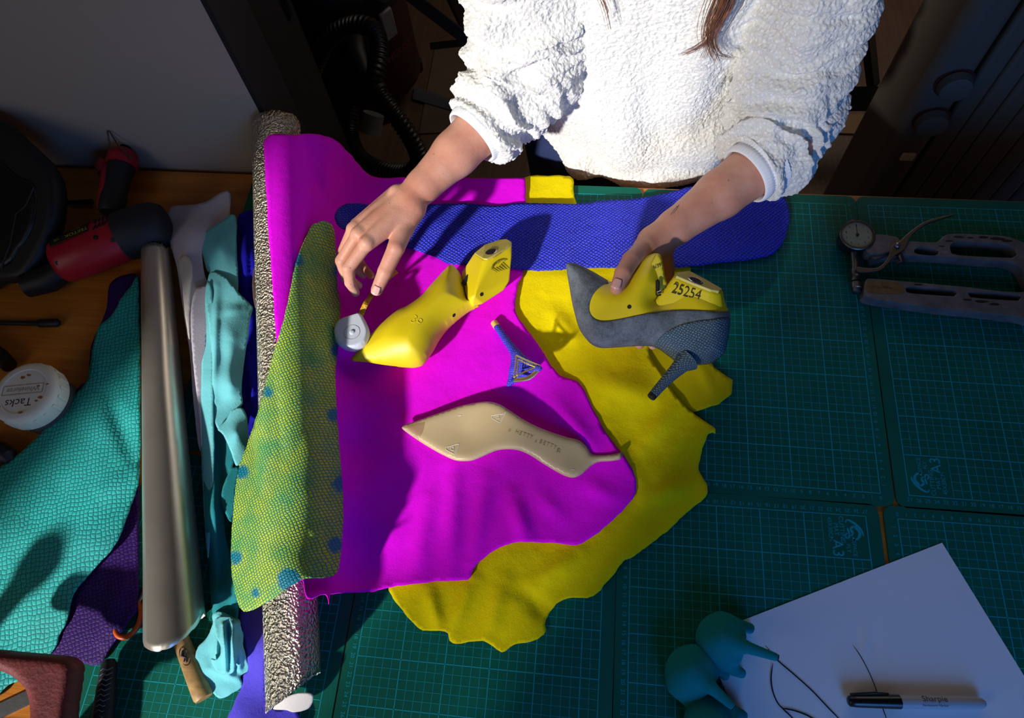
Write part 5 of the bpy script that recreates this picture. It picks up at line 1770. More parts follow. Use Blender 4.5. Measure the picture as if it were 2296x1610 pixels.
for c, u, v, s_ in word:
    p, n = surf(sole, u, v, .045)
    ex = np.array([.93, -.36, 0]); ex = ex - n * (ex @ n); ey = np.cross(n, ex)
    put_text(tx, c, .72 * s_, p, ex, ey, .01, .9)
p, n = surf(sole, 1252, 1011, .045)
ex = np.array([.1, .99, 0]); ex -= n * (ex @ n)
put_text(tx, '39', .62, p, ex, np.cross(n, ex), .01)
tx.build('raised_lettering', plain('raised sole lettering', srgb(164, 142, 106), .4), so, smooth=False, recalc=False)
tx = MB()


def etch(pts, w=.035):
    q = [surf(sole, u, v, .02)[0] for u, v in pts]
    q = [a for a in q if a is not None]
    if len(q) > 1: tx.tube(q, w, 5)


etch([(1102, 932), (1114, 930), (1128, 928), (1134, 924), (1128, 936), (1122, 948), (1114, 944), (1104, 938), (1102, 932)])
etch([(1113, 934), (1118, 932), (1120, 938), (1114, 939), (1113, 934)])
etch([(1000, 1003), (1012, 1000), (1024, 996), (1030, 995), (1026, 1006), (1019, 1018), (1010, 1014), (1000, 1008), (1000, 1003)])
etch([(1012, 1003), (1018, 1002), (1017, 1010), (1012, 1009), (1012, 1003)])
etch([(1027, 932), (1034, 931)])
etch([(1282, 1053), (1288, 1053)])
etch([(1355, 1030), (1366, 1022)])
tx.build('printed_mark', plain('pale print', srgb(222, 222, 214), .6), so, recalc=False)

# -- blue covered heel with gilt triangles
bh = thing('covered_heel', 'blue fish leather stiletto heel with gold triangle trim on magenta suede', 'shoe heel', at(1165, 790, .8))
M_bl2 = scales('blue fish leather on heel', srgb(70, 76, 214), srgb(24, 24, 140), 3.2, 1.1, .7, .5, rnd=.5, dist=.0016, gapw=.08)
tipc = np.array(at(1108, 724, 1.25)); necks = np.array(at(1158, 796, 2.1))
sl = np.array(at(1141, 862, 1.0)); sr = np.array(at(1210, 826, 4.6)); sb = np.array(at(1196, 862, -0.2))
d = necks - tipc
mid_s = np.array(at(1180, 838, 2.6)); inn = np.array(at(1170, 826, 2.4))
pr = [('cap', tuple(tipc + d * .1), tuple(tipc + d * .55), .44, .50, .2), ('cap', tuple(tipc + d * .55), tuple(necks), .50, .66, .2),
      ('cap', tuple(necks), tuple(np.array(at(1151, 830, 1.6))), .62, .52, .3), ('cap', tuple(np.array(at(1151, 830, 1.6))), tuple(sl), .52, .26, .3), ('cap', tuple(necks), tuple(sr), .55, .26, .3),
      ('cap', tuple(necks), tuple(inn), .62, .62, .4), ('cap', tuple(inn), tuple(mid_s), .62, .34, .3), ('cap', tuple(sl), tuple(mid_s), .26, .34, .3), ('cap', tuple(mid_s), tuple(sr), .34, .26, .3),
      ('cap', tuple(np.array(at(1166, 812, 2.5))), tuple(np.array(at(1188, 826, 3.0))), .7, .5, .4), ('cap', tuple(np.array(at(1160, 826, 2.0))), tuple(np.array(at(1166, 838, 2.2))), .7, .5, .4)]
vs, fs = sdf_mesh(pr, .11, pad=.5)
vs = relax(vs, fs, 1)
o = big_mesh('heel_cover', vs, fs, M_bl2, bh)
me = o.data
uv = me.uv_layers.new(name='uv')
li = np.empty(len(me.loops), dtype=int); me.loops.foreach_get('vertex_index', li)
uv.data.foreach_set('uv', np.stack([(vs[li, 0] * .55 - vs[li, 1] * .83), (vs[li, 0] * .83 + vs[li, 1] * .55 + vs[li, 2] * .5)], 1).astype(np.float32).ravel())
MB().lathe2(tipc + d * .12, -d, [(0, .5), (.85, .46), (.9, .4)], 18).build('heel_tip', plain('tan heel tip', srgb(226, 176, 96), .45), bh)
M_gilt = plain('polished gilt', srgb(236, 210, 130), .24, .85)
fp = facing(1176, 830, 4.2)
for s_, w_, hgt in ((1.0, .11, .1), (.74, .09, .15)):
    A_, B_, C_ = [atp(1176 + (u - 1176) * s_, 832 + (v - 832) * s_, fp[0] + fp[3] * hgt, fp[3]) for u, v in ((1157, 797), (1210, 820), (1152, 846))]
    pts = list(spline([A_, (A_ + B_) / 2 * .94 + (A_ + B_ + C_) / 3 * .06, B_], .4, False)) + list(spline([B_, (B_ + C_) / 2 * .88 + (A_ + B_ + C_) / 3 * .12, C_], .4, False)) + list(spline([C_, (C_ + A_) / 2 * .9 + (A_ + B_ + C_) / 3 * .1, A_], .4, False))
    MB().tube(pts, w_, 8).build('gilt_triangle', M_gilt, bh)
A_, B_ = atp(1152, 852, fp[0], fp[3]), atp(1206, 830, fp[0], fp[3])
mid_ = atp(1185, 848, fp[0], fp[3])
MB().tube(list(spline([A_, mid_, B_], .4, False)), .28, 10, flat=.7).build('gilt_edge', M_gilt, bh)

# -- round tape measure
tm = thing('tape_measure', 'white teardrop tape measure with its yellow tape pulled out to the hand', 'tape measure', at(790, 748, .8))
M_tm = plain('translucent white case', srgb(214, 218, 226), .3)
M_tm.node_tree.nodes['Principled BSDF'].inputs['Subsurface Weight'].default_value = .3
M_tm.node_tree.nodes['Principled BSDF'].inputs['Subsurface Radius'].default_value = (.004, .004, .005)
to_ = [(751, 757), (750, 744), (754, 731), (763, 721), (777, 714), (792, 709), (805, 705), (811, 706), (817, 715), (824, 729), (829, 743), (828, 757), (821, 771), (808, 781), (789, 786), (768, 781), (757, 771)]
gz_ = max(ground([skin_tree(m_sheet)], u, v) or 0 for u, v in to_)
case = inflate('case', to_, level(gz_ + .9), .85, M_tm, tm, step=.15, R=.35, power=.55, pxstep=4)
ct = np.array(at(789, 745, gz_ + 1.76))
rg = MB().tube([ct + np.array([math.cos(t) * 1.03, math.sin(t) * 1.03, 0]) for t in np.linspace(0, 2 * math.pi, 41)], .035, 6, cap=False)
rg.build('button_groove', plain('grey groove', srgb(150, 156, 166), .5), tm)
MB().lathe2(ct - np.array([0, 0, .05]), (0, 0, 1), [(0, .32), (.14, .32), (.2, .22), (.21, .05)], 24).build('button', M_tm, tm)
M_tape = plain('yellow tape', srgb(214, 160, 24), .45)
tz_ = [(809, 707, gz_ + .9), (814, 694, gz_ + 1.1), (822, 678, gz_ + 1.4), (833, 662, 3.2), (846, 646, 4.2), (860, 632, 5.0), (874, 620, 5.4), (889, 607, 5.6)]
ctr = spline([at(*q) for q in tz_], .25, False)
vs, fs = [], []
for i, c in enumerate(ctr):
    t_ = ctr[min(i + 1, len(ctr) - 1)] - ctr[max(i - 1, 0)]
    w_ = np.cross(t_, [.25, .2, .95]); w_ /= np.linalg.norm(w_)
    vs += [c + w_ * .36, c - w_ * .36]
fs = [(2 * i, 2 * i + 1, 2 * i + 3, 2 * i + 2) for i in range(len(ctr) - 1)]
o = mesh('tape', vs, fs, M_tape, tm)
modify(o, 'SOLIDIFY', thickness=.0004, offset=0)
tk = MB()
i = 2
for i in range(2, len(ctr) - 3):
    t_ = ctr[i + 1] - ctr[i - 1]
    w_ = np.cross(t_, [.25, .2, .95]); w_ /= np.linalg.norm(w_)
    nn = np.cross(w_, t_); nn /= np.linalg.norm(nn)
    if nn[2] < 0: nn = -nn
    tn = t_ / np.linalg.norm(t_)
    c = ctr[i] + nn * .03
    L_ = .3 if i % 4 else .62
    tk.add([c + w_ * .35 - tn * .025, c + w_ * .35 + tn * .025, c + w_ * (.35 - L_) + tn * .025, c + w_ * (.35 - L_) - tn * .025], [(0, 1, 2, 3)])
    if i % 4 == 2:
        put_text(tk, str(i // 4 + 1), .42, ctr[i] + nn * .03 - w_ * .12, tn, np.cross(nn, tn))
tk.build('tape_scale', plain('tape print', srgb(30, 22, 10), .6), tm, smooth=False, recalc=False)
e_ = ctr[-1]
t_ = ctr[-1] - ctr[-3]; t_ /= np.linalg.norm(t_)
w_ = np.cross(t_, [.25, .2, .95]); w_ /= np.linalg.norm(w_)
o = mesh('end_clip', [e_ - t_ * .9 + w_ * .42, e_ - t_ * .9 - w_ * .42, e_ - w_ * .42, e_ + w_ * .42], [(0, 1, 2, 3)], M_gilt, tm, smooth=False)
modify(o, 'SOLIDIFY', thickness=.001, offset=0)


# ------------------------------------------------------------------ the person
pe = thing('person', 'person in white fleece jumper standing at the table, holding a shoe and a tape', 'person', (-28, 56, FL))


def skin():
    t = NT('skin')
    t.set(Roughness=.48)
    t.b.inputs['Subsurface Weight'].default_value = .25
    t.b.inputs['Subsurface Radius'].default_value = (.010, .004, .002)
    t.b.inputs['Specular IOR Level'].default_value = .35
    o = t.coord()
    c = t.ramp(t.noise(o, 22, 5, .6), [(.28, srgb(192, 126, 102)), (.5, srgb(204, 146, 122)), (.72, srgb(214, 164, 140))])
    fr_ = t.n('TexVoronoi'); fr_.inputs['Scale'].default_value = 60
    t.l(o, fr_.inputs['Vector'])
    c = t.mix(t.ramp(fr_.outputs['Distance'], [(.045, (.75, .75, .75, 1)), (.075, (0, 0, 0, 1))]), c, srgb(150, 92, 70))
    t.l(c, t.b.inputs['Base Color'])
    h = t.math('ADD', t.noise(o, 420, 4), t.math('MULTIPLY', t.noise(t.coord((200, 900, 400)), 1.0, 3), .6))
    t.bump(h, .22, .0012)
    return t.m


M_skin = skin()
M_nail = plain('finger nail', srgb(226, 170, 158), .25, coat=.2)

KL, WL_ = np.array((-51.5, 42.2, 12.6)), np.array(at(917, 448, 10.6))
KR, WR = np.array((-15.7, 37.3, 12.2)), np.array(at(1470, 541, 10.4))
EL, ER = np.array((-45.5, 50.0, 14.5)), np.array((-11.0, 44.5, 12.8))
SLo, SRo = np.array((-45.5, 53.0, 49.0)), np.array((-13.0, 53.0, 49.0))


def fingers(chains, k0=.16):
    out = []
    for ch in chains:
        for (a, b) in zip(ch[:-1], ch[1:]):
            out.append(('cap', tuple(at(*a[:3])), tuple(at(*b[:3])), a[3], b[3], k0))
    return out


def hand_mesh(K, Wp, palm, chains, extra, res=.115):
    ax_ = (Wp - K)
    pr = [('cap', tuple(K - ax_ * .35), tuple(K + ax_ * .35), 3.7, 3.0, .5), ('cap', tuple(K + ax_ * .35), tuple(K + ax_ * .8), 3.0, 2.25, .8),
          ('cap', tuple(K + ax_ * .8), tuple(Wp), 2.2, 2.05, .6)]
    pr += palm
    pr += fingers(chains)
    pr += extra
    vs, fs = sdf_mesh(pr, res, pad=.6)
    return relax(vs, fs, 2, .5), fs


# left in the picture: hovering over the tape, seen on the back of the hand
il = [(822, 546, 10.8, .92), (781, 601, 9.0, .83), (785, 634, 6.8, .72), (797, 656, 4.9, .58)]
ml = [(803, 526, 10.4, .92), (766, 585, 8.0, .83), (776, 622, 5.9, .70), (803, 640, 4.4, .58)]
rl = [(793, 514, 9.4, .88), (769, 566, 6.6, .76), (790, 600, 4.8, .66), (814, 616, 4.0, .56)]
pl_ = [(800, 505, 8.2, .8), (792, 560, 5.6, .68), (812, 596, 4.6, .58), (832, 618, 4.6, .5)]
tl = [(906, 506, 9.6, 1.45), (888, 556, 9.7, 1.12), (864, 608, 8.0, .98), (845, 650, 6.5, .78)]
w = at(915, 452, 10.4)
palmL = [('cap', tuple(at(918, 462, 10.4)), tuple(at(*il[0][:3])), 1.75, 1.05, .9), ('cap', tuple(at(908, 452, 10.4)), tuple(at(*ml[0][:3])), 1.7, 1.05, .7),
         ('cap', tuple(at(898, 444, 10.0)), tuple(at(*rl[0][:3])), 1.65, 1.0, .7), ('cap', tuple(at(890, 440, 9.4)), tuple(at(*pl_[0][:3])), 1.5, .95, .7),
         ('cap', tuple(at(925, 470, 10.2)), tuple(at(*tl[0][:3])), 1.7, 1.45, .8),
         ('cap', tuple(at(850, 505, 9.6)), tuple(at(898, 520, 9.4)), 1.35, 1.2, .9),
         ('ell', tuple(at(889, 430, 11.2)), (.95, .95, .9), .6)]
exL = [('ell', tuple(at(822, 543, 11.35)), (.75, .75, .6), .5), ('ell', tuple(at(804, 522, 11.0)), (.75, .75, .6), .5), ('ell', tuple(at(796, 510, 10.0)), (.7, .7, .6), .5)]
hl = hand_mesh(KL, WL_, palmL, [il, ml, rl, pl_, tl], exL)

# right in the picture: gripping the last, thumb in front, fingers under the sole
tr = [(1447, 556, 11.2, 1.35), (1415, 583, 13.2, 1.08), (1397, 612, 13.9, .98), (1383, 645, 13.6, .80)]
ir = [(1492, 602, 8.2, 1.0), (1500, 655, 6.4, .85), (1478, 720, 4.8, .75), (1464, 774, 6.2, .58)]
mr = [(1478, 612, 6.2, .98), (1490, 670, 4.2, .84), (1456, 735, 3.6, .74), (1434, 773, 5.4, .58)]
rr_ = [(1462, 615, 5.0, .92), (1470, 675, 3.0, .8), (1438, 735, 3.0, .7), (1415, 769, 4.8, .55)]
pr_ = [(1446, 610, 4.6, .84), (1448, 670, 2.8, .7), (1420, 720, 2.8, .62), (1400, 752, 4.2, .5)]
palmR = [('cap', tuple(at(1472, 548, 9.8)), tuple(at(*ir[0][:3])), 1.9, 1.2, .8), ('cap', tuple(at(1466, 550, 9.2)), tuple(at(*mr[0][:3])), 1.9, 1.15, .7),
         ('cap', tuple(at(1460, 552, 8.6)), tuple(at(*rr_[0][:3])), 1.8, 1.1, .7), ('cap', tuple(at(1454, 552, 8.2)), tuple(at(*pr_[0][:3])), 1.6, 1.0, .7),
         ('cap', tuple(at(1462, 546, 10.2)), tuple(at(*tr[0][:3])), 1.85, 1.4, .8), ('cap', tuple(at(*tr[0][:3])), tuple(at(1470, 590, 8.6)), 1.2, 1.2, .9)]
hr = hand_mesh(KR, WR, palmR, [tr, ir, mr, rr_, pr_], [])

# everything under the clothes, and head and neck above the frame, in one coarse surface
core = [('cap', (-28.5, 58, -6), (-28.5, 58.5, 20), 7.5, 7.5, 2), ('cap', (-36, 57, 40), (-21, 57, 40), 6.0, 6.0, 4), ('cap', (-28.5, 58, 20), (-28.5, 57, 40), 7.5, 7.0, 4),
        ('cap', tuple(SLo), tuple(EL), 4.2, 3.2, 2), ('cap', tuple(SRo), tuple(ER), 4.0, 2.2, 2), ('cap', tuple(EL), tuple(KL), 3.0, 2.8, 1), ('cap', tuple(ER), tuple(KR), 2.2, 2.4, 1),
        ('cap', (-28.5, 55.5, 48), (-28.5, 52, 58), 5.0, 4.6, 2), ('ell', (-28.5, 49, 66), (7.4, 9.2, 10.8), 1.5), ('ell', (-28.5, 45.5, 59.5), (4.8, 5.2, 4.8), 2.0),
        ('cap', (-28.5, 40.2, 66.5), (-28.5, 38.7, 63.0), .8, 1.25, 1.0), ('cap', (-30.3, 40.7, 58.6), (-26.7, 40.7, 58.6), .7, .7, .4), ('cap', (-36, 49.5, 64), (-36.2, 50.5, 67.5), .9, 1.3, .4), ('cap', (-21, 49.5, 64), (-20.8, 50.5, 67.5), .9, 1.3, .4),
        ('ell', (-31.4, 41.2, 67.0), (1.3, .8, .8), .3), ('ell', (-25.6, 41.2, 67.0), (1.3, .8, .8), .3)]
vc, fc_ = sdf_mesh(core, .6, pad=1.5)
vc = relax(vc, fc_, 1)
va = np.concatenate([hl[0], hr[0], vc])
fa = np.concatenate([hl[1], hr[1] + len(hl[0]), fc_ + len(hl[0]) + len(hr[0])])
body = big_mesh('body', va, fa, M_skin, pe)


tt = MB()
for pl in ([(1504, 482), (1512, 470), (1519, 462)], [(1510, 478), (1518, 468), (1523, 459)], [(1515, 466), (1521, 463)]):
    q = [surf(body, u, v, .012)[0] for u, v in pl]
    if all(a is not None for a in q): tt.tube(q, .035, 5)
tt.build('small_tattoo', plain('faded tattoo ink', srgb(96, 84, 84), .6), pe)


def nail(a, b, r, w_, l_, back=0.0, side=0.0):
    """nail plate on the outer side of the finger end from joint a to tip b (px, z)"""
    A, B = np.array(at(*a[:3])), np.array(at(*b[:3]))
    d = (B - A) / np.linalg.norm(B - A)
    up = (CC - B) / np.linalg.norm(CC - B)
    up = up - d * (up @ d); up /= np.linalg.norm(up)
    sd = np.cross(d, up)
    if side:
        up, sd = up * math.cos(side) + sd * math.sin(side), sd * math.cos(side) - up * math.sin(side)
    vs, fs = [], []
    for i in range(9):
        for k in range(9):
            t, s = i / 8, k / 8 * 2 - 1
            ww = w_ * (1 - .25 * (1 - t) ** 2 - .12 * max(0, t - .8) * 5 * abs(s))
            an = s * ww / r
            c = B + d * (-l_ + t * l_ + back + .14 * (1 - s * s) * (t > .9))
            vs.append(c + (up * math.cos(an) + sd * math.sin(an)) * (r + .035))
    fs = [(i * 9 + k, i * 9 + k + 1, (i + 1) * 9 + k + 1, (i + 1) * 9 + k) for i in range(8) for k in range(8)]
    o = mesh('nail', vs, fs, M_nail, pe)
    modify(o, 'SOLIDIFY', thickness=.0005, offset=0)


nail(tl[2], tl[3], .86, .56, 1.1, .45, .12)
nail(tr[2], tr[3], .90, .58, 1.15, .42, .25)

# fleece jumper
def fleece():
    t = NT('white fleece')
    t.set(Roughness=.95, Base_Color=srgb(236, 236, 234))
    t.b.inputs['Specular IOR Level'].default_value = .1
    t.b.inputs['Sheen Weight'].default_value = .4
    o = t.coord()
    v = t.n('TexVoronoi'); v.inputs['Scale'].default_value = 230; t.l(o, v.inputs['Vector'])
    n1 = t.noise(o, 330, 4)
    h = t.math('ADD', t.math('MULTIPLY', v.outputs['Distance'], -1.0), n1)
    t.l(t.ramp(h, [(-.1, srgb(216, 214, 208)), (.5, srgb(240, 240, 238))]), t.b.inputs['Base Color'])
    t.b.inputs['Subsurface Weight'].default_value = .5
    t.b.inputs['Subsurface Radius'].default_value = (.005, .005, .0045)
    t.bump(h, .45, .003)
    return t.m


M_fleece = fleece()
tor = [('ell', (-28.8, 57.5, 10), (16.4, 11.0, 26), 3.0), ('ell', (-28.6, 55.5, 34), (16.5, 10.8, 20), 4.0), ('cap', (-40, 54.5, 46), (-17, 54.5, 46), 8.0, 8.0, 4),
       ('cap', (-39.5, 53.5, 12), (-31, 49.6, 5.0), 5.0, 4.0, 3.0), ('cap', (-31, 49.6, 5.0), (-20, 49.4, 4.0), 4.0, 3.6, 3.0),
       ('cap', (-44.3, 56, 1.2), (-37.5, 50.3, -1.3), 2.5, 2.6, 1.6), ('cap', (-37.5, 50.3, -1.3), (-27, 48.3, -2.0), 2.6, 2.4, 1.4), ('cap', (-27, 48.3, -2.0), (-17, 50.0, -1.5), 2.4, 2.4, 1.4),
       ('cap', (-34, 50.5, 26), (-33, 48.5, 10), 3.5, 3.0, 4.0), ('cap', (-22, 51, 30), (-25, 49, 12), 4.0, 3.0, 4.0),
       ('cut', (-28, 57, -15.2), (40, 40, 11.0), .6)]
slv = [('cap', tuple(SLo), tuple(EL + np.array([.5, 1.0, 4])), 7.8, 7.6, .5), ('cap', tuple(EL + np.array([.3, 0, 1.5])), tuple(KL), 6.9, 5.0, 1.2),
       ('cap', tuple(SRo), tuple(ER + np.array([-1.0, 1.5, 4])), 7.4, 6.6, .5), ('cap', tuple(ER + np.array([-.5, .6, .6])), tuple(KR), 6.3, 4.8, 1.2)]
for K_, W_ in ((KL, WL_), (KR, WR)):
    ax_ = (W_ - K_) / np.linalg.norm(W_ - K_)
    a_ = np.array([0, 0, 1.0]); a_ -= ax_ * (a_ @ ax_); a_ /= np.linalg.norm(a_)
    slv.append(('cut', tuple(K_ + ax_ * 5.0), (6.2, 6.6, 6.6), .5, [list(ax_), list(a_), list(np.cross(ax_, a_))]))
vs, fs = sdf_mesh(tor + slv, .38, pad=1.5)
vs = relax(vs, fs, 2)
# folds across the pushed-up sleeves and long soft drapes down the front
tmp = bpy.data.meshes.new('tmp'); tmp.from_pydata(vs.tolist(), [], fs.tolist()); tmp.update()
nr = np.empty(len(vs) * 3); tmp.vertices.foreach_get('normal', nr); nr = nr.reshape(-1, 3)
bpy.data.meshes.remove(tmp)
dsp = np.zeros(len(vs))
for (a, b, ph, A_) in ((SLo, EL, .3, .7), (EL, KL, 1.2, .75), (SRo, ER, .8, .6), (ER, KR, 2.0, .7)):
    ab = b - a
    L2 = ab @ ab
    t = (vs - a) @ ab / L2
    dist = np.linalg.norm(vs - a - np.clip(t, 0, 1)[:, None] * ab, axis=1)
    wgt = np.exp(-np.maximum(0, dist - 7.5) ** 2 / 2.0) * np.clip((t + .1) * 3, 0, 1) * np.clip((1.15 - t) * 4, 0, 1)
    if a is SLo or a is SRo: wgt *= np.clip((t - .25) * 2.5, 0, 1)
    s = t * math.sqrt(L2)
    wob = np.array([noise.noise(Vector((p[0] / 5, p[1] / 5, p[2] / 5 + ph))) for p in vs])
    rg_ = np.array([noise.noise(Vector((q / 2.3 + .9 * w, p[0] / 11 + ph, p[2] / 11))) for q, w, p in zip(s, wob, vs)])
    dsp += A_ * 2.7 * wgt * ((1 - 2.2 * np.abs(rg_)) - .45)
dr1 = np.array([noise.noise(Vector((p[0] / 4.2 + p[2] / 30, p[1] / 9, p[2] / 16))) for p in vs])
dsp += .9 * dr1
dsp = np.maximum(dsp, -.75)
vs = vs + nr * dsp[:, None]
jum = big_mesh('fleece_jumper', vs, fs, M_fleece, pe)
modify(jum, 'SUBSURF', levels=2, render_levels=2)
tx1 = bpy.data.textures.new('fleece tufts', 'CLOUDS'); tx1.noise_scale = .0042; tx1.noise_depth = 1
tx2 = bpy.data.textures.new('fleece locks', 'CLOUDS'); tx2.noise_scale = .011; tx2.noise_depth = 2
modify(jum, 'DISPLACE', texture=tx2, strength=.0030, mid_level=.5, texture_coords='LOCAL')
modify(jum, 'DISPLACE', texture=tx1, strength=.0036, mid_level=.5, texture_coords='LOCAL')

# ribbed cuffs
def rib_mat():
    t = NT('white ribbed knit')
    t.set(Base_Color=srgb(232, 232, 236), Roughness=.9)
    t.bump(t.noise(t.coord(), 900, 2), .3, .0008)
    return t.m


M_rib = rib_mat()
for K, Wp, name, r in ((KL, WL_, 'cuff', 4.0), (KR, WR, 'cuff', 3.75)):
    ax_ = (Wp - K) / np.linalg.norm(Wp - K)
    a_ = np.array([0, 0, 1.0]); a_ -= ax_ * (a_ @ ax_); a_ /= np.linalg.norm(a_)
    b_ = np.cross(ax_, a_)
    vs, fs = [], []
    n_ = 168
    prof = [(-1.9, r + .55), (-1.2, r + .35), (-.5, r + .25), (.1, r + .05), (.2, r + .0), (.45, r + .22), (.9, r + .24), (1.3, r + .12), (1.55, r + .06), (1.65, r - .08), (1.55, r - .22), (.5, r - .25)]
    for i, (s, rr) in enumerate(prof):
        for k in range(n_):
            an = 2 * math.pi * k / n_
            q = rr + (.05 * math.cos(k * math.pi / 1.5) if i < 9 else 0)
            vs.append(K + ax_ * s + (a_ * math.cos(an) + b_ * math.sin(an)) * q)
    for i in range(len(prof) - 1):
        fs += [(i * n_ + k, i * n_ + (k + 1) % n_, (i + 1) * n_ + (k + 1) % n_, (i + 1) * n_ + k) for k in range(n_)]
    mesh(name, vs, fs, M_rib, pe)

# jeans
M_jeans = plain('blue denim', srgb(16, 32, 72), .85, grain=.4, gs=700, var=.2, vs=60)
vs, fs = sdf_mesh([('cap', (-38, 59, -6), (-38, 61, -70), 10.0, 5.5, 2), ('cap', (-19, 59, -6), (-19, 61, -70), 10.0, 5.5, 2), ('ell', (-28.5, 59, -6), (17, 11.5, 9), 2)], .8, pad=1.5)
vs = relax(vs, fs, 2)
big_mesh('jeans', vs, fs, M_jeans, pe)
for x in (-38, -19):
    MB().box((x, 56, FL + 3.2), (8.5, 25, 6.4)).build('shoe', M_dark, pe, bevel=2.4, seg=4)

# hair: long locks falling in front of the chest
M_hair = NT('brown hair')
M_hair.set(Roughness=.38)
oc = M_hair.coord((30, 30, 8))
M_hair.l(M_hair.ramp(M_hair.noise(oc, 8, 3), [(.3, srgb(62, 34, 20)), (.7, srgb(142, 84, 52))]), M_hair.b.inputs['Base Color'])
M_hair = M_hair.m
rnd = random.Random(4)


def lock(name, paths, n, spread, rad):
    mb = MB()
    for i in range(n):
        base = paths[i % len(paths)]
        k = len(base)
        ox = rnd.gauss(0, 1)
        oy = rnd.gauss(0, 1)
        pts = []
        for j, (u, v, y) in enumerate(base):
            f = spread * (1 - .75 * j / (k - 1)) if j < k - 2 else spread * .55
            pts.append(aty(u + ox * f, v + rnd.gauss(0, 2.0), y + oy * .35))
        pts = spline(pts, .8, False)
        m_ = len(pts)
        mb.tube(list(pts), [rad * (1.0 - .8 * (q / (m_ - 1)) ** 2) for q in range(m_)], 5)
    o = mb.build(name, M_hair, pe, recalc=False)
    tag(o, kind='stuff')
    return o


lock('hair_lock', [[(1660, -330, 47), (1645, -120, 45), (1632, -20, 44), (1610, 40, 43.6), (1590, 75, 43.5), (1592, 105, 43.4), (1606, 136, 43.3)],
                   [(1660, -330, 47), (1630, -120, 45), (1616, -20, 44), (1592, 40, 43.6), (1582, 80, 43.5), (1590, 112, 43.4), (1580, 130, 43.3)],
                   [(1660, -330, 47), (1650, -120, 45), (1644, -10, 44), (1622, 40, 43.6), (1600, 85, 43.5), (1612, 120, 43.4), (1640, 130, 43.3)],
                   [(1660, -330, 47), (1640, -120, 45), (1626, -10, 44), (1600, 50, 43.6), (1585, 90, 43.5), (1560, 108, 43.4), (1528, 122, 43.3)]], 64, 15, .06)
lock('hair_lock', [[(1330, -330, 47), (1335, -120, 45), (1342, -20, 44), (1352, 10, 43.6), (1360, 35, 43.5), (1366, 66, 43.4)],
                   [(1330, -330, 47), (1335, -120, 45), (1346, -20, 44), (1358, 10, 43.6), (1364, 25, 43.5), (1364, 40, 43.4)]], 16, 6, .05)
lock('hair_lock', [[(1930, -330, 49), (1945, -120, 48), (1952, -20, 47), (1958, 10, 46.6), (1962, 40, 46.5)]], 5, 4, .04)
hm = [('ell', (-28.5, 51.0, 68.5), (8.6, 9.4, 10.6), 1.0), ('cap', (-35, 52, 66), (-38, 51, 44), 3.4, 2.2, 2), ('cap', (-22, 52, 66), (-19, 51, 44), 3.4, 2.2, 2), ('cut', (-28.5, 37.5, 63.5), (6.4, 6.6, 9.5), .8)]
vs, fs = sdf_mesh(hm, .6, pad=1.5)
big_mesh('hair', relax(vs, fs, 2), fs, M_hair, pe)


# ------------------------------------------------------------------ behind the table
M_bmetal = plain('black painted metal', srgb(14, 14, 15), .45)
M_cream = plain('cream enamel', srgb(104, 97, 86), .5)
M_grey_p = plain('grey vacuum plastic', srgb(120, 118, 122), .4)
M_hose = plain('black hose', srgb(16, 16, 17), .4)

# tall black cabinet against the end of the grey wall
cb = thing('cabinet', 'tall black cabinet standing against the end of the grey wall', 'cabinet', (-120, 70, FL))
MB().box((-120, 67, (FL + 70) / 2), (58, 26, 70 - FL)).build('body', M_dark, cb, smooth=False, bevel=.4)
MB().box((-90.6, 67, (FL + 70) / 2), (.9, 24, 66 - FL)).build('door', plain('black door front', srgb(12, 12, 13), .6), cb, smooth=False, bevel=.2)
MB().tube([(-90.2, 76, 2), (-89.6, 76, 3), (-89.6, 76, 15), (-90.2, 76, 16)], .4, 10).build('handle', M_bmetal, cb)

# vacuum cleaner with its hose
vc = thing('vacuum_cleaner', 'dark vacuum cleaner with black ribbed hose on the floor behind the table', 'vacuum cleaner', (-95, 128, FL))
bx, by = at(775, 230, FL)[:2]
bx, by = -108.0, 141.0
MB().lathe2((bx, by, FL + 4), (0, 0, 1), [(0, 15), (2, 17), (26, 17), (30, 16)], 40).build('tank', plain('dark red tank', srgb(52, 18, 20), .35), vc)
MB().lathe2((bx, by, FL + 34), (0, 0, 1), [(0, 17.6), (4, 17.8), (9, 15.5), (14, 10), (16, 5)], 40).build('motor_head', M_dark, vc)
for a in (-2.2, -.6, 1.2):
    MB().box((bx + 17.6 * math.cos(a), by + 17.6 * math.sin(a), FL + 31), (1.6, 4.4, 8.5), rz=a).build('latch', M_grey_p, vc, bevel=.5)
for a in (.5, 2.1, 3.7, 5.3):
    MB().lathe2((bx + 15.5 * math.cos(a), by + 15.5 * math.sin(a), FL), (0, 0, 1), [(0, 2.2), (3.5, 2.2), (4.2, 1.2)], 18).build('castor', M_dark, vc)


def hose(name, pts, r, parent, lab=None):
    pp = spline(pts, 1.0, False)
    n = len(pp)
    mb = MB()
    P2, R2 = [], []
    for i in range(n - 1):
        for k in range(4):
            t = k / 4
            P2.append(pp[i] * (1 - t) + pp[i + 1] * t)
            R2.append(r * (1 + (.10 if k in (1, 2) else -.06)))
    mb.tube(P2, R2, 16)
    return mb.build(name, M_hose, parent)


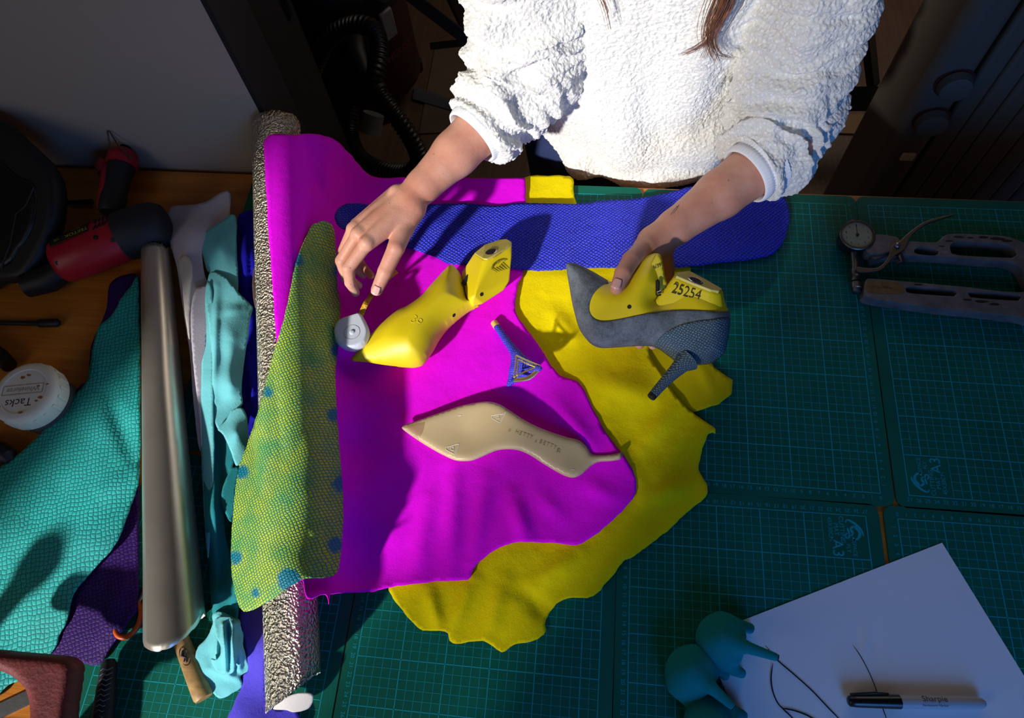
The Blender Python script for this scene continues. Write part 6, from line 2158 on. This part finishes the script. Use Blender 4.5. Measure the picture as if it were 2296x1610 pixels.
zf = FL + 16
H_ = lambda u, v, z: np.array(at(u, v, z))
hose('hose', [H_(700, 330, -62), H_(690, 230, -50), H_(705, 150, -40), H_(745, 80, -33), H_(800, 56, -30), H_(840, 70, -30), H_(850, 120, -31), H_(838, 180, -34), H_(828, 215, -40)], 2.1, vc)
hose('hose', [H_(845, 205, -36), H_(872, 240, -38), H_(905, 285, -42), H_(932, 330, -47), H_(938, 370, -52), H_(900, 388, -56), H_(850, 378, -58), H_(805, 350, -58), H_(785, 300, -58), H_(790, 240, -55)], 2.1, vc)
MB().tube([H_(800, 95, -31), H_(800, 120, -31), H_(815, 160, -33), H_(850, 205, -36)], [2.3, 2.6, 2.4, 2.3], 20).build('hose_handle', M_dark, vc)
MB().lathe2(H_(838, 255, -52), (H_(828, 300, -56) - H_(838, 255, -52)), [(0, 2.8), (5, 3.0), (5.1, 2.5), (3, 2.4)], 24).build('pipe_end', M_grey_p, vc)
tx = MB()
put_text(tx, 'HOUSE', 3.0, (bx + 15.5, by - 9.2, FL + 22), np.array([.55, .83, 0]), np.array([0, 0, 1]), .4)
tx.build('lettering', plain('red print', srgb(120, 50, 50), .5), vc, smooth=False, recalc=False)

# metal trestle
ts = thing('metal_trestle', 'black metal trestle frame on the floor left of the woman', 'trestle', (-75, 150, FL))
fr_ = MB()
T0, T1, T2 = H_(880, -60, -8), H_(1120, 260, FL + 3), H_(940, -40, -5)
for k, (a, b, r) in enumerate(((H_(880, -40, -10), H_(1075, 110, -20), 1.6), (H_(990, -60, -10), H_(1080, 140, -62), 1.6), (H_(965, 104, -58), H_(1045, 95, -58), 1.3), (H_(1010, -60, -20), H_(1100, 90, -55), 1.4))):
    MB().tube([a, b], r, 4).build('bar', M_bmetal, ts, smooth=False)
# pale grey top of the vacuum cleaner with its knobs and carrying handle
g0 = np.array((bx, by, FL + 44.0))
cap_ = MB()
cap_.lathe2(g0 + np.array([0, 0, -3]), (0, 0, 1), [(0, 13.5), (2, 13.8), (3.5, 12.5)], 40)
cap_.build('top_collar', M_grey_p, vc)
MB().tube([g0 + np.array([-9, -6, 2]), g0 + np.array([-7, -5, 8]), g0 + np.array([2, -4, 9]), g0 + np.array([11, -3, 8]), g0 + np.array([14, -3, 2])], [2.0, 2.2, 2.2, 2.2, 2.0], 16, flat=.6).build('carrying_handle', M_grey_p, vc)
MB().lathe2(g0 + np.array([15, -9, -4]), (.4, -.5, .7), [(0, 2.6), (3, 2.6), (4, 1.9), (4.2, .5)], 28).build('knob', M_grey_p, vc)

# pale slab standing in for lit floor, grey strip for the shadow across it
c = [H_(u, v, FL + .3) for u, v in ((975, 110), (1130, 100), (1150, 290), (940, 300))]
o = MB().prism([p[:2] for p in c], FL + .02, FL + .5).build('lit_floor', plain('brown board', srgb(112, 94, 78), .8, var=.08, vs=12), smooth=False)
tag(o, 'pale brown slab standing in for the lit floor between trestle and table', 'lit_floor')
c = [H_(u, v, FL + .7) for u, v in ((930, 195), (1060, 240), (1060, 262), (925, 222))]
o = MB().prism([p[:2] for p in c], FL + .55, FL + .8).build('floor_shadow', plain('grey shadow strip', srgb(84, 88, 96), .8), smooth=False)
tag(o, 'wide grey strip standing in for the shadow across the lit floor', 'floor_shadow')

# oil radiator at the right
ra = thing('oil_radiator', 'cream oil-filled radiator with control panel standing at the right', 'radiator', (38, 75, FL))
rx0, ry0 = 17.0, 70.0
zb, zt = FL + 6, FL + 88
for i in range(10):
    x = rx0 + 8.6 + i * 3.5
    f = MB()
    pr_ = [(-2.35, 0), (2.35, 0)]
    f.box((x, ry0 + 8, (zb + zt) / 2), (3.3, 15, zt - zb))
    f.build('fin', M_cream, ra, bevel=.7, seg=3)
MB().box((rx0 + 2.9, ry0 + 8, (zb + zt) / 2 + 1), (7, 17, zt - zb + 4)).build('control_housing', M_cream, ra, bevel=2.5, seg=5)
for z, r in ((zt - 16, 2.6), (zt - 24, 2.6)):
    kn = MB().lathe2((rx0 + 3.5, ry0 - .8, z), (0, -1, 0), [(0, r), (1.4, r * .9), (1.6, r * .6)], 28).build('dial', M_cream, ra)
    MB().lathe2((rx0 + 3.5, ry0 - .4, z), (0, -1, 0), [(0, r + .3), (.12, r + .3)], 28).build('dial_ring', plain('red scale ring', srgb(100, 40, 34), .5), kn)
MB().box((rx0 + 3.5, ry0 - .6, zt - 33), (2.4, .8, 1.8)).build('switch', plain('cream switch', srgb(236, 226, 200), .3), ra, bevel=.3)
for k in range(5):
    MB().box((rx0 + 1.8 + k * .9, ry0 - .55, zb + 12), (.35, .3, 8)).build('air_slot', M_dark, ra)
for x in (rx0 + 6, rx0 + 34):
    MB().box((x, ry0 + 8, FL + 4.2), (4, 30, 2.2)).build('foot_bar', M_dark, ra, bevel=.5)
    for y in (-6, 22):
        MB().tube([(x - 1.5, ry0 + y, FL + 2.6), (x + 1.5, ry0 + y, FL + 2.6)], 2.6, 20).build('castor', M_dark, ra)

# black metal stand behind the right sleeve
fr2_ = thing('metal_stand', 'black square-tube metal stand between the woman and the radiator', 'stand', (12, 95, FL))
for a, b, w_ in (((H_(1990, 245, -58)), (H_(2190, -20, -12)), 2.6), ((H_(1840, 222, -58)), (H_(1995, 222, -58)), 4.2), ((H_(1958, 190, -58)), (H_(1935, -20, -30)), 1.6), ((H_(1985, 235, -60)), (H_(2005, 262, FL + 1)), 2.4)):
    MB().tube([a, b], w_, 4).build('bar', M_bmetal, fr2_, smooth=False)
c = [H_(u, v, FL + .3) for u, v in ((1830, 258), (1943, 258), (1950, 302), (1820, 298))]
o = MB().prism([p[:2] for p in c], FL + .02, FL + .6).build('wood_offcut', plain('pale wood offcut', srgb(150, 120, 80), .7, var=.1, vs=20), smooth=False)
tag(o, 'pale wooden offcut lying on the dark floor behind the right sleeve', 'offcut')
